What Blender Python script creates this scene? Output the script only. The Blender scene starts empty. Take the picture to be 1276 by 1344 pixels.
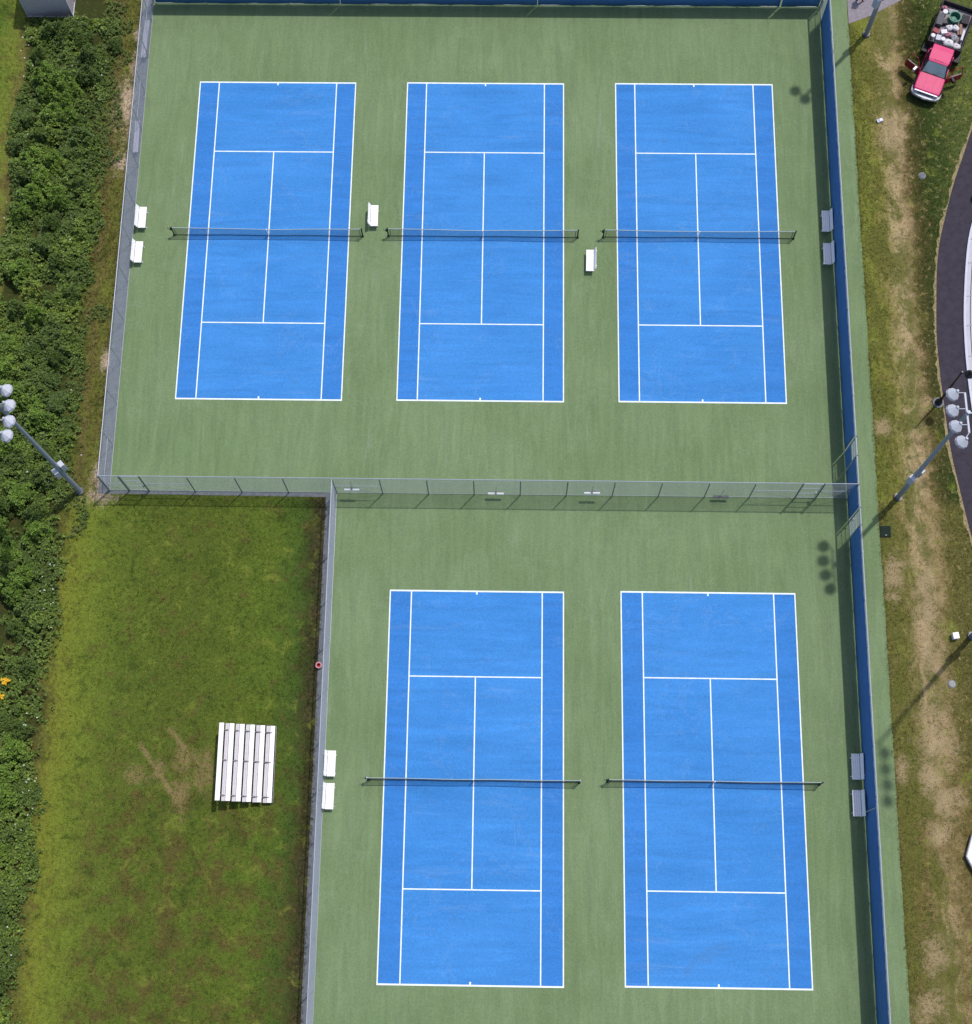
import bpy, math, random
import numpy as np
from mathutils import Vector, Matrix

R = math.radians
random.seed(7)
rng = np.random.default_rng(7)
scene = bpy.context.scene
COL = scene.collection

# ------------------------------------------------------------------ camera
cam_d = bpy.data.cameras.new("camera")
cam = bpy.data.objects.new("camera", cam_d)
COL.objects.link(cam)
cam.location = (1.919, -46.646, 91.695)
cam.rotation_euler = (0.28899, 0.01106, 0.01492)
cam_d.sensor_fit = 'HORIZONTAL'
cam_d.sensor_width = 36.0
cam_d.lens = 1963.8 / 1276 * 36.0
cam_d.clip_start = 1.0
cam_d.clip_end = 2000.0
scene.camera = cam

# ------------------------------------------------------------------ sky, sun, exposure
SX, SY = 0.300, 0.330                       # shadow run per metre of height (towards -x, -y)
SUN_EL = math.atan(1.0 / math.hypot(SX, SY))
SUN_AZ = math.atan2(SX, SY)
world = bpy.data.worlds.new("World")
scene.world = world
world.use_nodes = True
wt = world.node_tree
bg = wt.nodes["Background"]
sky = wt.nodes.new("ShaderNodeTexSky")
sky.sky_type = 'NISHITA'
sky.sun_disc = False
sky.sun_elevation = SUN_EL
sky.sun_rotation = SUN_AZ
sky.air_density = 1.0
sky.dust_density = 2.0
wt.links.new(sky.outputs[0], bg.inputs[0])
bg.inputs[1].default_value = 0.15
sun_d = bpy.data.lights.new("sun", 'SUN')
sun_d.energy = 3.2
sun_d.angle = R(1.2)
sun_d.color = (1.0, 0.965, 0.90)
sun = bpy.data.objects.new("sun", sun_d)
COL.objects.link(sun)
sun.location = (40, 40, 120)
sun.rotation_euler = Vector((-SX, -SY, -1.0)).to_track_quat('-Z', 'Y').to_euler()
scene.view_settings.view_transform = 'Standard'
scene.view_settings.look = 'None'
scene.view_settings.gamma = 1.0
scene.view_settings.exposure = -0.12
scene.view_settings.use_curve_mapping = False
scene.render.engine = 'CYCLES'
scene.cycles.max_bounces = 6
scene.cycles.use_denoising = True

# ------------------------------------------------------------------ helpers: materials
def lin(c):
    c = c / 255.0
    return c / 12.92 if c <= 0.04045 else ((c + 0.055) / 1.055) ** 2.4

def S(r, g, b, k=1.25):
    """base colour of a horizontal sunlit surface seen as this sRGB value"""
    return (min(lin(r) / k, 0.9), min(lin(g) / k, 0.9), min(lin(b) / k, 0.9))

class G:
    """small node-graph writer"""
    def __init__(self, name):
        self.m = bpy.data.materials.new(name)
        self.m.use_nodes = True
        self.t = self.m.node_tree
        self.b = self.t.nodes["Principled BSDF"]
    def n(self, kind, **kw):
        nd = self.t.nodes.new(kind)
        for k, v in kw.items():
            setattr(nd, k, v)
        return nd
    def put(self, sock, v):
        if isinstance(v, bpy.types.NodeSocket):
            self.t.links.new(v, sock)
        elif isinstance(v, (tuple, list)) and sock.type == 'RGBA':
            sock.default_value = (*v[:3], 1.0)
        else:
            sock.default_value = v
    def math(self, op, a, b=0.0, c=0.0, clamp=False):
        nd = self.n("ShaderNodeMath", operation=op, use_clamp=clamp)
        for i, v in enumerate((a, b, c)):
            self.put(nd.inputs[i], v)
        return nd.outputs[0]
    def pos(self):
        return self.n("ShaderNodeNewGeometry").outputs["Position"]
    def objc(self):
        return self.n("ShaderNodeTexCoord").outputs["Object"]
    def sep(self, v):
        nd = self.n("ShaderNodeSeparateXYZ")
        self.put(nd.inputs[0], v)
        return nd.outputs
    def scaled(self, v, s):
        nd = self.n("ShaderNodeMapping")
        self.put(nd.inputs[0], v)
        nd.inputs["Scale"].default_value = s
        return nd.outputs[0]
    def noise(self, v, scale, detail=3.0, rough=0.55, dist=0.0):
        nd = self.n("ShaderNodeTexNoise")
        self.put(nd.inputs["Vector"], v)
        nd.inputs["Scale"].default_value = scale
        nd.inputs["Detail"].default_value = detail
        nd.inputs["Roughness"].default_value = rough
        nd.inputs["Distortion"].default_value = dist
        return nd.outputs[0]
    def mr(self, v, a, b, c=0.0, d=1.0, smooth=False):
        nd = self.n("ShaderNodeMapRange")
        if smooth:
            nd.interpolation_type = 'SMOOTHSTEP'
        self.put(nd.inputs[0], v)
        for i, q in enumerate((a, b, c, d)):
            nd.inputs[i + 1].default_value = q
        return nd.outputs[0]
    def mix(self, f, a, b, mode='MIX'):
        nd = self.n("ShaderNodeMix", data_type='RGBA', blend_type=mode)
        self.put(nd.inputs[0], f)
        self.put(nd.inputs[6], a)
        self.put(nd.inputs[7], b)
        return nd.outputs[2]
    def ramp(self, f, stops):
        nd = self.n("ShaderNodeValToRGB")
        self.put(nd.inputs[0], f)
        els = nd.color_ramp.elements
        while len(els) < len(stops):
            els.new(0.5)
        for e, (p, c) in zip(els, stops):
            e.position = p
            e.color = (*c, 1.0)
        return nd.outputs[0]
    def bump(self, h, strength, dist):
        nd = self.n("ShaderNodeBump")
        self.put(nd.inputs["Height"], h)
        nd.inputs["Strength"].default_value = strength
        nd.inputs["Distance"].default_value = dist
        self.t.links.new(nd.outputs[0], self.b.inputs["Normal"])
    def done(self, color=None, rough=0.6, metal=0.0, spec=0.4):
        if color is not None:
            self.put(self.b.inputs["Base Color"], color)
        self.put(self.b.inputs["Roughness"], rough)
        self.b.inputs["Metallic"].default_value = metal
        self.b.inputs["Specular IOR Level"].default_value = spec
        return self.m

def paint(name, c, rough=0.55, metal=0.0, spec=0.4, amt=0.12, scale=6.0, bump=0.0):
    g = G(name)
    p = g.objc()
    n = g.noise(p, scale, 5.0, 0.6)
    f = g.mr(n, 0.3, 0.7, 1 - amt, 1 + amt)
    col = g.mix(1.0, c, f, 'MULTIPLY')
    if bump:
        g.bump(n, bump, 0.02)
    return g.done(col, rough, metal, spec)

# ------------------------------------------------------------------ helpers: meshes
class MB:
    def __init__(self):
        self.v, self.f = [], []
    def add(self, vs, fs):
        o = len(self.v)
        self.v += [tuple(q) for q in vs]
        self.f += [tuple(i + o for i in f) for f in fs]
        return self
    def box(self, x0, x1, y0, y1, z0, z1, mat=None):
        vs = [(x, y, z) for z in (z0, z1) for y in (y0, y1) for x in (x0, x1)]
        if mat is not None:
            vs = [mat @ Vector(q) for q in vs]
        return self.add(vs, [(0, 2, 3, 1), (4, 5, 7, 6), (0, 1, 5, 4), (2, 6, 7, 3), (0, 4, 6, 2), (1, 3, 7, 5)])
    def bar(self, a, b, r0, r1=None, n=8, cap=True):
        a, b = Vector(a), Vector(b)
        r1 = r0 if r1 is None else r1
        d = (b - a).normalized()
        u = d.orthogonal().normalized()
        w = d.cross(u)
        vs = []
        for c, r in ((a, r0), (b, r1)):
            for k in range(n):
                t = 2 * math.pi * k / n
                vs.append(c + (u * math.cos(t) + w * math.sin(t)) * r)
        fs = [(k, (k + 1) % n, n + (k + 1) % n, n + k) for k in range(n)]
        if cap:
            fs += [tuple(range(n - 1, -1, -1)), tuple(range(n, 2 * n))]
        return self.add(vs, fs)
    def lathe(self, prof, mat=None, n=16, cap0=True, cap1=True):
        vs = []
        for r, z in prof:
            for k in range(n):
                t = 2 * math.pi * k / n
                vs.append(Vector((r * math.cos(t), r * math.sin(t), z)))
        if mat is not None:
            vs = [mat @ q for q in vs]
        fs = []
        for i in range(len(prof) - 1):
            for k in range(n):
                fs.append((i * n + k, i * n + (k + 1) % n, (i + 1) * n + (k + 1) % n, (i + 1) * n + k))
        if cap0:
            fs.append(tuple(range(n - 1, -1, -1)))
        if cap1:
            o = (len(prof) - 1) * n
            fs.append(tuple(range(o, o + n)))
        return self.add(vs, fs)
    def loft(self, rings, cap=True):
        n = len(rings[0])
        vs = [q for r in rings for q in r]
        fs = []
        for i in range(len(rings) - 1):
            for k in range(n):
                fs.append((i * n + k, i * n + (k + 1) % n, (i + 1) * n + (k + 1) % n, (i + 1) * n + k))
        if cap:
            fs.append(tuple(range(n - 1, -1, -1)))
            o = (len(rings) - 1) * n
            fs.append(tuple(range(o, o + n)))
        return self.add(vs, fs)
    def poly(self, pts, z0, z1=None):
        """flat sheet at z0, or a prism z0..z1, over a plan polygon"""
        n = len(pts)
        if z1 is None:
            return self.add([(x, y, z0) for x, y in pts], [tuple(range(n))])
        vs = [(x, y, z0) for x, y in pts] + [(x, y, z1) for x, y in pts]
        fs = [tuple(range(n - 1, -1, -1)), tuple(range(n, 2 * n))]
        fs += [(k, (k + 1) % n, n + (k + 1) % n, n + k) for k in range(n)]
        return self.add(vs, fs)
    def build(self, name, mat, parent=None, smooth=False, bevel=0.0):
        me = bpy.data.meshes.new(name)
        me.from_pydata(self.v, [], self.f)
        me.update()
        if smooth:
            me.polygons.foreach_set("use_smooth", [True] * len(me.polygons))
        o = bpy.data.objects.new(name, me)
        me.materials.append(mat)
        COL.objects.link(o)
        if parent:
            o.parent = parent
        if bevel:
            b = o.modifiers.new("bevel", 'BEVEL')
            b.width = bevel
            b.segments = 2
            b.limit_method = 'ANGLE'
        return o

def fast_mesh(name, verts, faces4, mat, parent=None):
    """numpy quads/tris -> mesh object"""
    verts = np.ascontiguousarray(verts, dtype=np.float32)
    faces4 = np.ascontiguousarray(faces4, dtype=np.int32)
    me = bpy.data.meshes.new(name)
    nf, k = faces4.shape
    me.vertices.add(len(verts))
    me.vertices.foreach_set("co", verts.ravel())
    me.loops.add(nf * k)
    me.loops.foreach_set("vertex_index", faces4.ravel())
    me.polygons.add(nf)
    me.polygons.foreach_set("loop_start", np.arange(0, nf * k, k, dtype=np.int32))
    me.polygons.foreach_set("loop_total", np.full(nf, k, dtype=np.int32))
    me.update(calc_edges=True)
    me.materials.append(mat)
    o = bpy.data.objects.new(name, me)
    COL.objects.link(o)
    if parent:
        o.parent = parent
    return o

def tag(o, label, cat, group=None, kind=None):
    o["label"] = label
    o["category"] = cat
    if group:
        o["group"] = group
    if kind:
        o["kind"] = kind
    return o

def struct(o):
    o["kind"] = "structure"
    return o

def thing(name, label, cat, loc=(0, 0, 0), rz=0.0, group=None):
    o = bpy.data.objects.new(name, None)
    o.empty_display_size = 0.3
    COL.objects.link(o)
    o.location = loc
    o.rotation_euler = (0, 0, rz)
    return tag(o, label, cat, group)

def dup(root, loc, rz, label, scale=None):
    r = root.copy()
    COL.objects.link(r)
    r.location = loc
    r.rotation_euler = (0, 0, rz)
    if scale is not None:
        r.scale = scale
    r["label"] = label
    for ch in list(root.children):
        c = ch.copy()
        COL.objects.link(c)
        c.parent = r
        for gch in list(ch.children):
            d = gch.copy()
            COL.objects.link(d)
            d.parent = c
    return r

# ------------------------------------------------------------------ ground colour (shared by soil sheet and grass blades)
def ground_color(g):
    p = g.pos()
    sx = g.sep(p)
    x, y = sx[0], sx[1]
    n1 = g.noise(p, 0.22, 4.0)
    n2 = g.noise(p, 0.9, 5.0, 0.6)
    n3 = g.noise(p, 4.5, 4.0, 0.6)
    n4 = g.noise(p, 16.0, 3.0, 0.6)
    wob = g.math('ADD', g.math('MULTIPLY', g.math('SUBTRACT', n2, 0.5), 2.2),
                 g.math('ADD', g.math('MULTIPLY', g.math('SUBTRACT', n1, 0.5), 1.6), g.math('MULTIPLY', g.math('SUBTRACT', n3, 0.5), 0.9)))
    xd = g.math('ADD', x, wob)
    t = g.mr(xd, -40.0, 40.0)
    P = lambda v: (v + 40.0) / 80.0
    LAWN, LAWN2 = S(106, 124, 40), S(84, 102, 36)
    OLIVE, BROWN = S(94, 100, 42), S(106, 96, 54)
    TAN, DKG, SOIL = S(168, 150, 110), S(64, 82, 36), S(58, 64, 30)
    north = g.ramp(t, [(0.0, S(74, 98, 34)), (P(-34.6), S(90, 112, 38)), (P(-33.4), S(112, 122, 46)), (P(-32.7), S(110, 104, 54)), (P(-32.1), SOIL), (P(-27.2), SOIL),
                       (P(-26.6), OLIVE), (P(-25.9), BROWN), (P(-25.2), S(102, 106, 44)), (P(-24.4), S(108, 104, 54)), (P(-23.0), OLIVE),
                       (P(25.2), S(110, 110, 50)), (P(26.3), S(114, 122, 44)), (P(27.0), S(128, 120, 62)), (P(27.9), TAN), (P(28.6), S(164, 140, 104)),
                       (P(29.1), S(88, 80, 42)), (P(29.8), S(66, 68, 33)), (P(30.6), S(52, 68, 27)), (P(33.0), S(86, 96, 46)), (1.0, LAWN2)])
    south = g.ramp(t, [(0.0, SOIL), (P(-27.3), SOIL), (P(-26.8), S(90, 88, 44)), (P(-26.0), S(116, 122, 42)), (P(-24.6), S(108, 122, 40)), (P(-22.5), S(90, 106, 36)),
                       (P(-18.0), S(84, 98, 34)), (P(-13.0), S(88, 106, 34)), (P(-11.3), S(70, 92, 34)), (P(-10.4), S(62, 62, 34)), (P(-9.6), S(80, 74, 54)),
                       (P(25.0), S(104, 92, 58)), (P(26.2), S(104, 104, 48)), (P(27.0), S(116, 108, 58)), (P(27.9), S(170, 148, 110)), (P(28.8), S(150, 130, 90)),
                       (P(29.7), S(100, 94, 48)), (P(30.8), S(92, 90, 46)), (P(32.5), S(86, 88, 42)), (1.0, LAWN2)])
    s = g.mr(g.math('ADD', y, g.math('MULTIPLY', wob, 0.4)), -18.9, -17.9, smooth=True)
    col = g.mix(s, south, north)
    # the lower east strip is browner and patchier
    low = g.math('MULTIPLY', g.mr(y, -33.0, -39.0, smooth=True), g.mr(x, 25.0, 25.4))
    col = g.mix(g.math('MULTIPLY', low, g.mr(n2, 0.38, 0.6, 0.25, 0.85)), col, S(106, 92, 52))
    # brown thatch and darker clover across the lawns
    lawn = g.mr(x, 24.5, 25.5, 1.0, 0.55)
    col = g.mix(g.math('MULTIPLY', g.mr(n2, 0.53, 0.72, 0.0, 0.7, True), lawn), col, S(96, 82, 46))
    sw = g.math('MULTIPLY', g.mr(y, -30.0, -42.0, smooth=True), g.math('MULTIPLY', g.mr(x, -25.5, -22.0, smooth=True), g.mr(x, -9.0, -12.0, smooth=True)))
    col = g.mix(g.math('MULTIPLY', sw, g.mr(g.noise(p, 0.75, 6.0, 0.65), 0.44, 0.62, 0.0, 0.62, True)), col, S(92, 74, 44))
    n5 = g.noise(p, 0.8, 6.0, 0.68, 0.5)
    col = g.mix(g.mr(n5, 0.52, 0.68, 0.0, 0.6, True), col, S(56, 74, 26))
    col = g.mix(g.mr(n5, 0.32, 0.46, 0.6, 0.0, True), col, S(118, 128, 48))
    n6 = g.noise(p, 3.2, 4.0, 0.7, 0.6)
    col = g.mix(g.mr(n6, 0.55, 0.68, 0.0, 0.45, True), col, S(58, 62, 28))
    east = g.mr(x, 25.0, 25.4)
    col = g.mix(g.math('MULTIPLY', east, g.mr(n6, 0.44, 0.34, 0.0, 0.55, True)), col, S(158, 140, 100))
    # a slight drop in saturation, as dry grass tips give
    hs = g.n("ShaderNodeHueSaturation")
    hs.inputs["Saturation"].default_value = 0.97
    hs.inputs["Value"].default_value = 1.17
    g.put(hs.inputs["Color"], col)
    col = hs.outputs[0]
    # the worn track on the right breaks up into grass
    brk = g.mr(g.noise(g.scaled(p, (1.0, 0.45, 1.0)), 0.75, 6.0, 0.7, 0.6), 0.42, 0.56, 0.0, 0.85, True)
    col = g.mix(g.math('MULTIPLY', g.math('MULTIPLY', g.mr(x, 25.0, 25.4), g.mr(x, 29.2, 28.4)), brk), col, S(102, 104, 50))
    # bare soil patches: (x, y, half-width, half-length)
    mask = None
    for cx, cy, rx, ry in ((-24.9, 9.9, 0.75, 1.9), (-24.6, 12.9, 0.45, 1.0), (-24.9, 5.4, 0.7, 0.7), (-24.7, -9.3, 0.35, 0.8), (-24.6, 15.6, 0.3, 0.5),
                           (-24.5, -17.4, 0.4, 0.9), (-24.4, -18.6, 0.9, 0.5), (26.3, -23.0, 0.6, 1.0), (26.1, -24.6, 0.4, 0.5), (27.6, -35.8, 0.5, 1.1), (28.4, -37.2, 0.8, 0.8),
                           (28.2, 8.2, 0.8, 1.2), (26.1, -13.4, 0.5, 0.5), (26.0, -35.5, 0.4, 0.8), (28.2, -33.4, 1.0, 1.6), (28.2, -26.0, 0.6, 4.0), (28.0, -39.2, 0.5, 0.6),
                           (27.2, -46.2, 0.7, 0.9), (26.8, -49.2, 0.8, 0.8), (-16.5, -36.2, 0.55, 1.0), (-17.7, -37.6, 0.5, 0.9), (-17.6, -35.4, 0.5, 0.8), (-20.6, -36.4, 0.6, 0.5), (-19.3, -36.0, 0.4, 0.6)):
        dx = g.math('DIVIDE', g.math('SUBTRACT', x, cx), rx)
        dy = g.math('DIVIDE', g.math('SUBTRACT', y, cy), ry)
        d = g.math('SQRT', g.math('ADD', g.math('MULTIPLY', dx, dx), g.math('MULTIPLY', dy, dy)))
        mask = d if mask is None else g.math('MINIMUM', mask, d)
    # mower scars: tapering bare lines left of the bleachers
    for ax, ay, bx, by, w in ((-20.4, -34.6, -17.7, -38.3, 0.15), (-18.7, -33.6, -16.1, -36.4, 0.17)):
        ex, ey = bx - ax, by - ay
        L2 = ex * ex + ey * ey
        px, py = g.math('SUBTRACT', x, ax), g.math('SUBTRACT', y, ay)
        tt = g.math('DIVIDE', g.math('ADD', g.math('MULTIPLY', px, ex), g.math('MULTIPLY', py, ey)), L2, clamp=True)
        qx = g.math('SUBTRACT', px, g.math('MULTIPLY', tt, ex))
        qy = g.math('SUBTRACT', py, g.math('MULTIPLY', tt, ey))
        d = g.math('DIVIDE', g.math('SQRT', g.math('ADD', g.math('MULTIPLY', qx, qx), g.math('MULTIPLY', qy, qy))), w)
        mask = g.math('MINIMUM', mask, d)
    md = g.math('ADD', mask, g.math('ADD', g.math('MULTIPLY', g.math('SUBTRACT', n3, 0.5), 4.4), g.math('MULTIPLY', g.math('SUBTRACT', n2, 0.5), 3.4)))
    bare = g.math('MULTIPLY', g.mr(md, 1.7, 0.0, 0.0, 0.8, True), g.mr(x, -22.0, -23.0, 1.0, 1.2))
    bare = g.math('MAXIMUM', bare, g.math('MULTIPLY', g.mr(md, 1.25, 0.3, 0.0, 0.7, True), g.mr(x, 20.0, 22.0)))
    bc = g.mix(g.mr(x, -23.0, -22.0), S(204, 182, 156), S(150, 130, 90))
    bc = g.mix(g.mr(x, 20.0, 22.0), bc, S(180, 158, 124))
    col = g.mix(bare, col, bc)
    # fine mottling of blades and thatch
    v = g.math('MULTIPLY', g.mr(n4, 0.28, 0.72, 0.68, 1.32), g.mr(n3, 0.25, 0.75, 0.76, 1.24))
    return g.mix(1.0, col, v, 'MULTIPLY'), n4, n3

g = G("soil_and_turf")
c, n4, n3 = ground_color(g)
g.bump(g.math('ADD', n4, n3), 0.9, 0.05)
M_ground = g.done(c, 0.95, 0, 0.1)

g = G("grass_blades")
c, n4, n3 = ground_color(g)
rnd = g.n("ShaderNodeNewGeometry").outputs["Random Per Island"]
M_blade = g.done(g.mix(1.0, c, g.mr(rnd, 0, 1, 0.7, 1.5), 'MULTIPLY'), 0.85, 0, 0.12)

# court surfaces
def court_mat(name, c, c2, streak, alley=False):
    g = G(name)
    p = g.pos()
    n1 = g.noise(p, 0.16, 4.0, 0.6)
    n2 = g.noise(g.scaled(p, streak), 1.0, 5.0, 0.62, 1.1)
    n3 = g.noise(p, 6.0, 4.0, 0.7)
    n4 = g.noise(p, 20.0, 3.0, 0.7)
    col = g.mix(g.mr(n1, 0.35, 0.65, 0, 1, True), c, c2)
    if alley:
        xo = g.math('ABSOLUTE', g.sep(g.objc())[0])
        a = g.mr(xo, 4.08, 4.16)
        col = g.mix(g.math('MULTIPLY', a, 0.55), col, alley)
    v = g.math('MULTIPLY', g.mr(n2, 0.3, 0.7, 0.89, 1.11), g.math('MULTIPLY', g.mr(n3, 0.3, 0.7, 0.92, 1.08), g.mr(n4, 0.3, 0.7, 0.82, 1.18)))
    # rare pale scuffs
    sc = g.noise(g.scaled(p, streak), 0.8, 6.0, 0.72, 0.4)
    col = g.mix(1.0, col, v, 'MULTIPLY')
    col = g.mix(g.mr(sc, 0.56, 0.78, 0.0, 0.09, True), col, (0.62, 0.68, 0.66))
    st = g.noise(p, 0.33, 5.0, 0.6, 0.8)            # dried puddle rims and grime
    rim = g.math('SUBTRACT', 1.0, g.math('MULTIPLY', g.math('ABSOLUTE', g.math('SUBTRACT', st, 0.60)), 60.0), clamp=True)
    col = g.mix(g.math('MULTIPLY', rim, 0.05), col, (0.52, 0.56, 0.50))
    col = g.mix(g.mr(st, 0.36, 0.28, 0.0, 0.12, True), col, (0.10, 0.11, 0.09))
    g.bump(n4, 0.25, 0.01)
    return g.done(col, 0.85, 0, 0.2)

M_green = court_mat("green_acrylic", S(125, 146, 106), S(117, 139, 97), (2.0, 0.22, 1.0))
M_blue = court_mat("blue_acrylic", S(72, 147, 223), S(66, 141, 217), (0.16, 1.3, 1.0), S(55, 125, 207))
M_line = paint("line_paint", (0.76, 0.82, 0.83), 0.7, amt=0.12, scale=2.6)
M_apron = paint("apron_asphalt", S(129, 133, 137), 0.9, amt=0.22, scale=3.0, bump=0.3)
M_track = paint("track_asphalt", S(60, 54, 66), 0.9, amt=0.26, scale=2.2, bump=0.3)
M_path = paint("path_asphalt", S(148, 140, 148), 0.9, amt=0.14, scale=4.0, bump=0.3)
M_conc = paint("pale_concrete", S(202, 199, 210), 0.8, amt=0.05, scale=2.0)
M_kerb = paint("kerb_concrete", S(214, 216, 230), 0.8, amt=0.05, scale=2.0)
M_verge = paint("sandy_verge", S(158, 142, 104), 0.95, amt=0.35, scale=7.0, bump=0.5)
M_galv = paint("galvanised_steel", S(186, 192, 206), 0.45, 0.25, 0.5, amt=0.08, scale=5)
M_wire = paint("chain_link_wire", S(176, 184, 194), 0.5, 0.2, 0.4, amt=0.05)
M_post = paint("dull_steel_post", S(128, 140, 144), 0.5, 0.3, 0.4, amt=0.1)
M_white = paint("white_coated_metal", (0.88, 0.86, 0.88), 0.5, amt=0.03)
M_alum = paint("bare_aluminium_plank", S(212, 206, 222), 0.5, 0.15, 0.5, amt=0.06)
M_foot = paint("footboard_aluminium", S(220, 214, 220), 0.55, 0.1, 0.4, amt=0.08)
M_frame = paint("bleacher_frame_steel", S(120, 120, 126), 0.5, 0.4, 0.4)
M_dgreen = paint("dark_green_post", S(40, 58, 50), 0.7, spec=0.2)
M_net = paint("black_net_cord", S(26, 34, 44), 0.8)
M_band = paint("white_net_band", S(196, 210, 210), 0.8, amt=0.05)
M_black = paint("black_metal", S(30, 30, 36), 0.45)
M_pole = paint("grey_light_pole", S(164, 172, 188), 0.5, 0.2, 0.4, amt=0.1)
M_hood = paint("pale_lamp_hood", S(205, 208, 220), 0.6, 0.0, 0.4, amt=0.04)
M_rubber = paint("tyre_rubber", S(40, 40, 44), 0.9, amt=0.2)

g = G("blue_windscreen")
p = g.objc()
nn = g.noise(g.scaled(p, (1.0, 0.35, 2.5)), 1.0, 4.0, 0.6)
wv = g.noise(g.scaled(p, (0.5, 0.5, 0.15)), 3.0, 2.0)
col = g.mix(g.mr(nn, 0.3, 0.7, 0, 1), S(76, 124, 184), S(88, 136, 198))
g.bump(wv, 0.7, 0.12)
M_screen = g.done(col, 0.8, 0, 0.15)

# ------------------------------------------------------------------ ground, surfaces, paths
m = MB()
m.box(-260, 260, -260, 260, -0.4, 0.0)
struct(m.build("ground", M_ground))

XW, XE, YN, YS, XL = -23.75, 23.62, 18.2, -18.22, -9.10
XO = 25.52                                     # outer edge of the green surface, east
m = MB()
edge = []
yy = -56.0
while yy < 19.6:                               # slightly ragged eastern edge
    edge.append((XO + random.uniform(-0.035, 0.035), yy))
    yy += 0.45
m.poly([(XL, -56.0)] + edge + [(XO, 19.6), (XW, 19.6), (XW, YS - 0.02), (XL, YS - 0.02)], -0.05, 0.022)
struct(m.build("court_surround", M_green))

m = MB()
m.poly([(XW - 0.74, 19.2), (XW - 0.74, YS - 0.22), (XL - 0.70, YS - 0.30), (XL - 0.72, -56.0), (XL - 0.002, -56.0), (XL - 0.002, YS - 0.023), (XW - 0.002, YS - 0.023), (XW - 0.002, 19.2)][::-1], -0.05, 0.014)
struct(m.build("asphalt_apron", M_apron))

COURTS = [(-14.529, -0.046), (0.0, 0.0), (14.524, 0.048), (0.002, -36.46), (14.512, -36.376)]
Wd, Hd, Sg, Sv = 5.485, 11.885, 4.115, 6.40
def slab(mb, x0, x1, y0, y1, z):
    mb.add([(x0, y0, z), (x1, y0, z), (x1, y1, z), (x0, y1, z)], [(0, 1, 2, 3)])
for cx, cy in COURTS:
    m = MB()
    slab(m, -Wd, Wd, -Hd, Hd, 0)
    o = struct(m.build("tennis_court", M_blue))
    o.location = (cx, cy, 0.026)
    L = MB()
    w, wb = 0.075, 0.10
    z = 0.004
    for s in (-1, 1):                          # sidelines, then the lines between them, butted end to end
        slab(L, *sorted((s * Wd, s * (Wd - w))), -Hd, Hd, z)
        for t in (-1, 1):
            slab(L, *sorted((s * (Sg + w / 2), s * (Sg - w / 2))), *sorted((t * (Hd - wb), t * 0.0)), z)
    for t in (-1, 1):
        slab(L, -Wd + w, Wd - w, *sorted((t * Hd, t * (Hd - wb))), z)
        slab(L, -Sg + w / 2, Sg - w / 2, *sorted((t * (Sv + w / 2), t * (Sv - w / 2))), z)
        slab(L, -0.05, 0.05, *sorted((t * (Hd - wb), t * (Hd - wb - 0.16))), z)
    slab(L, -w / 2, w / 2, -Sv + w / 2, Sv - w / 2, z)
    L.build("court_lines", M_line, o)

# curving asphalt path, its sandy verge and the pale kerbed walk on the right
AL = [(39.0, 19.0), (36.6, 14.4), (35.2, 11.6), (33.64, 8.74), (32.91, 6.66), (32.0, 4.32), (31.3, 1.9), (30.8, 0.2), (30.43, -1.84), (30.17, -5.23), (30.05, -7.2), (30.11, -9.73), (30.24, -12.27), (30.42, -15.1), (30.85, -17.87), (31.24, -20.39), (32.0, -24.0), (33.0, -28.0), (34.6, -33.0), (36.6, -38.0), (40.0, -45.0)]
KL = [(42.0, 17.0), (39.2, 12.6), (37.6, 9.8), (35.9, 7.0), (34.9, 5.1), (33.9, 3.3), (33.15, 1.8), (32.68, 0.32), (32.33, -1.66), (31.97, -4.71), (31.83, -6.9), (31.82, -9.6), (31.95, -12.3), (32.2, -15.1), (32.65, -17.9), (33.1, -20.4), (33.9, -24.0), (34.9, -28.0), (36.5, -33.0), (38.5, -38.0), (42.0, -44.0)]
def smooth(pts, k=3):
    out = [Vector(p) for p in pts]
    for _ in range(k):
        nw = [out[0]]
        for a, b in zip(out, out[1:]):
            nw += [a * 0.75 + b * 0.25, a * 0.25 + b * 0.75]
        nw.append(out[-1])
        out = nw
    return out
def ribbon(name, A, B, z0, z1, mat):
    mb = MB()
    n = len(A)
    vs = [(p.x, p.y, z0) for p in A] + [(p.x, p.y, z0) for p in B] + [(p.x, p.y, z1) for p in A] + [(p.x, p.y, z1) for p in B]
    fs = []
    for i in range(n - 1):
        fs += [(2 * n + i, 2 * n + i + 1, 3 * n + i + 1, 3 * n + i), (i, i + 1, 2 * n + i + 1, 2 * n + i), (n + i, 3 * n + i, 3 * n + i + 1, n + i + 1)]
    mb.add(vs, fs)
    return struct(mb.build(name, mat))
sA, sK = smooth(AL), smooth(KL)
def shift(C, d):
    out = []
    for i, p in enumerate(C):
        t = (C[min(i + 1, len(C) - 1)] - C[max(i - 1, 0)]).normalized()
        out.append(p + Vector((-t.y, t.x)) * d)
    return out
wvn = [p - Vector((0.17 + 0.05 * math.sin(i * 0.37) + random.uniform(-0.11, 0.09), 0)) for i, p in enumerate(sA)]
ribbon("sandy_verge", wvn, [p + Vector((0.05, 0)) for p in sA], -0.05, 0.012, M_verge)
ribbon("asphalt_path", sA, sK, -0.05, 0.03, M_track)
k1, k2, k3 = shift(sK, 0.14), shift(sK, 0.42), shift(sK, 0.47)
ribbon("kerb", sK, k1, -0.05, 0.16, M_kerb)
ribbon("concrete_gutter", [p.copy() for p in k1], k2, -0.05, 0.10, M_conc)
ribbon("concrete_walk", k3, shift(sK, 3.4), -0.05, 0.11, M_conc)
mj = MB()
kk = shift(sK, 0.15)
ke = shift(sK, 3.3)
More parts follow.
